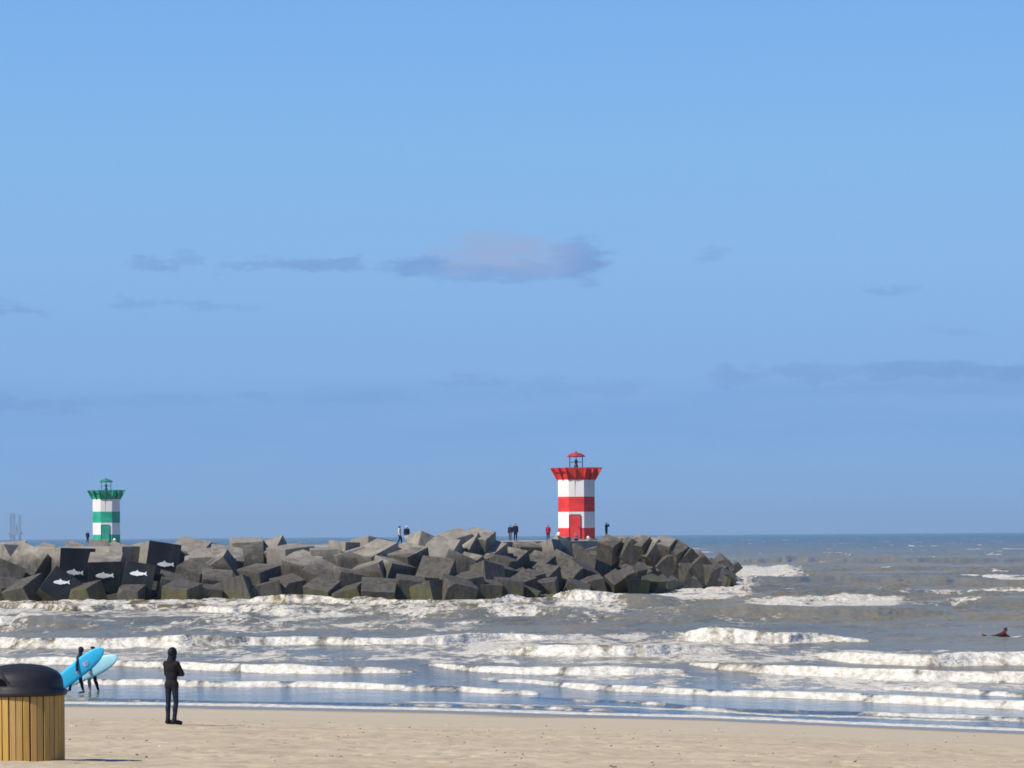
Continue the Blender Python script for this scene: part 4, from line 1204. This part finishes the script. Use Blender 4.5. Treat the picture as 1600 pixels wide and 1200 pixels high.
# ------------------------------------------------------------------ far offshore rig
rg = ground(24, 841.9, 0.0) if False else None
RD = 9000.0
u0, w0 = uw(24, 842)
rig = empty('offshore_rig', (u0*RD, RD, 0)); tag(rig, 'faint distant offshore jack-up rig on the horizon at far left', 'rig')
m_rig = paint('rig_haze_grey', (0.26, 0.31, 0.38, 1), 0.7, 0.1, 0.02)  # steel colour lightened to bluish grey, painting in the distance haze
S = RD/FOC
bm = bmesh.new(); bx(bm, (0, 0, 11*S), (20*S, 26, 3.2*S)); bx(bm, (4*S, 0, 14*S), (9*S, 18, 3*S)); from_bm('hull', bm, m_rig, rig)
for (lx, ly, top) in ((-7, 0, 42), (-3.6, 20, 42), (7, 0, 40)):
    bm = bmesh.new()
    for ax_ in (-1.0, 1.0):
        for ay_ in (-1.0, 1.0): tube(bm, (lx*S+ax_*2.2, ly+ay_*2.2, -5), (lx*S+ax_*2.2, ly+ay_*2.2, top*S), .7, n=4)
    for q in range(0, int(top*S), 6):
        tube(bm, (lx*S-2.2, ly-2.2, q), (lx*S+2.2, ly-2.2, q+6), .4, n=4); tube(bm, (lx*S+2.2, ly-2.2, q), (lx*S-2.2, ly-2.2, q+6), .4, n=4)
    from_bm('leg', bm, m_rig, rig)
bm = bmesh.new(); tube(bm, (2*S, 0, 13*S), (2*S, 0, 26*S), 5, 1.2, 4); from_bm('derrick', bm, m_rig, rig)

# ------------------------------------------------------------------ spray thrown up at the rocks
bm = bmesh.new()
r_ = random.Random(9)
def burst(x, y, D, wx, hz, n):
    c = at(x, y, D)
    for i in range(n):
        g = abs(r_.gauss(0, .45)); px_ = r_.gauss(0, wx*.4)
        zz = g*hz*math.exp(-(px_/wx)**2*1.6)
        s = r_.uniform(.02, .06)*(1.3-min(1, g))
        M = Matrix.Translation((c.x+px_, c.y+r_.gauss(0, .7), max(0.05, c.z)+zz)) @ Euler((r_.random()*3, r_.random()*3, 0)).to_matrix().to_4x4() @ Matrix.Diagonal((s*r_.uniform(.7, 1.8), s, s*r_.uniform(.6, 1.2), 1))
        bmesh.ops.create_icosphere(bm, subdivisions=1, radius=1.0, matrix=M)
burst(1112, 903, 352, 2.0, 1.9, 1500)
burst(1092, 912, 350, 1.2, .8, 350)
burst(1052, 920, 318, 1.2, .8, 350)
burst(445, 938, 279, 1.5, .5, 500)
burst(905, 926, 294, 1.8, .4, 400)
burst(800, 934, 283, 1.2, .4, 150)
burst(1135, 904, 380, 1.8, .8, 400)
m_spray, t, b = principled('spray', (0.85, 0.86, 0.86, 1), 0.8, 0.1)
spray = from_bm('sea_spray', bm, m_spray)
tag(spray, 'white spray thrown up where the waves hit the rocks', 'spray', kind='stuff')

# ------------------------------------------------------------------ air
bm = bmesh.new(); bx(bm, (0, 8400, 50), (36000, 17400, 116))
m_air = bpy.data.materials.new('air'); m_air.use_nodes = True
A_ = NT(m_air.node_tree); A_.n.clear()
pv = A_.new('ShaderNodeVolumePrincipled'); pv.inputs['Density'].default_value = 6.5e-5; pv.inputs['Color'].default_value = (0.66, 0.85, 1.0, 1); pv.inputs['Anisotropy'].default_value = 0.2
ao = A_.new('ShaderNodeOutputMaterial'); A_.l.new(pv.outputs[0], ao.inputs['Volume'])
air = from_bm('haze', bm, m_air); tag(air, kind='stuff')

# ------------------------------------------------------------------ shell bits and weed scattered on the dry sand
bm = bmesh.new(); r_ = random.Random(21)
for i in range(650):
    D_ = r_.uniform(42, 84); X_ = r_.uniform(-0.19, 0.19)*D_
    if r_.random() > 0.25+0.75*float(vnoise(np.array(X_*0.5), np.array(D_*0.25), 5)): continue
    zz_ = float(sand_full(np.array([X_]), np.array([D_]))[0]); sc_ = r_.uniform(.006, .019)
    M = Matrix.Translation((X_, D_, zz_+sc_*.2)) @ Euler((r_.uniform(-.4, .4), r_.uniform(-.4, .4), r_.random()*6)).to_matrix().to_4x4() @ Matrix.Diagonal((sc_*r_.uniform(1, 2.6), sc_*r_.uniform(.8, 2), sc_*.6, 1))
    n0 = len(bm.faces)
    bmesh.ops.create_icosphere(bm, subdivisions=1, radius=1.0, matrix=M)
    mi = 0 if r_.random() < .7 else 1
    bm.faces.ensure_lookup_table()
    for f in bm.faces[n0:]: f.material_index = mi
deb = from_bm('beach_debris', bm, [paint('dry_weed', (0.10, 0.075, 0.045, 1), .9), paint('shell', (0.70, 0.66, 0.58, 1), .6)])
tag(deb, 'small bits of shell and dark weed scattered over the dry sand', 'debris', kind='stuff')
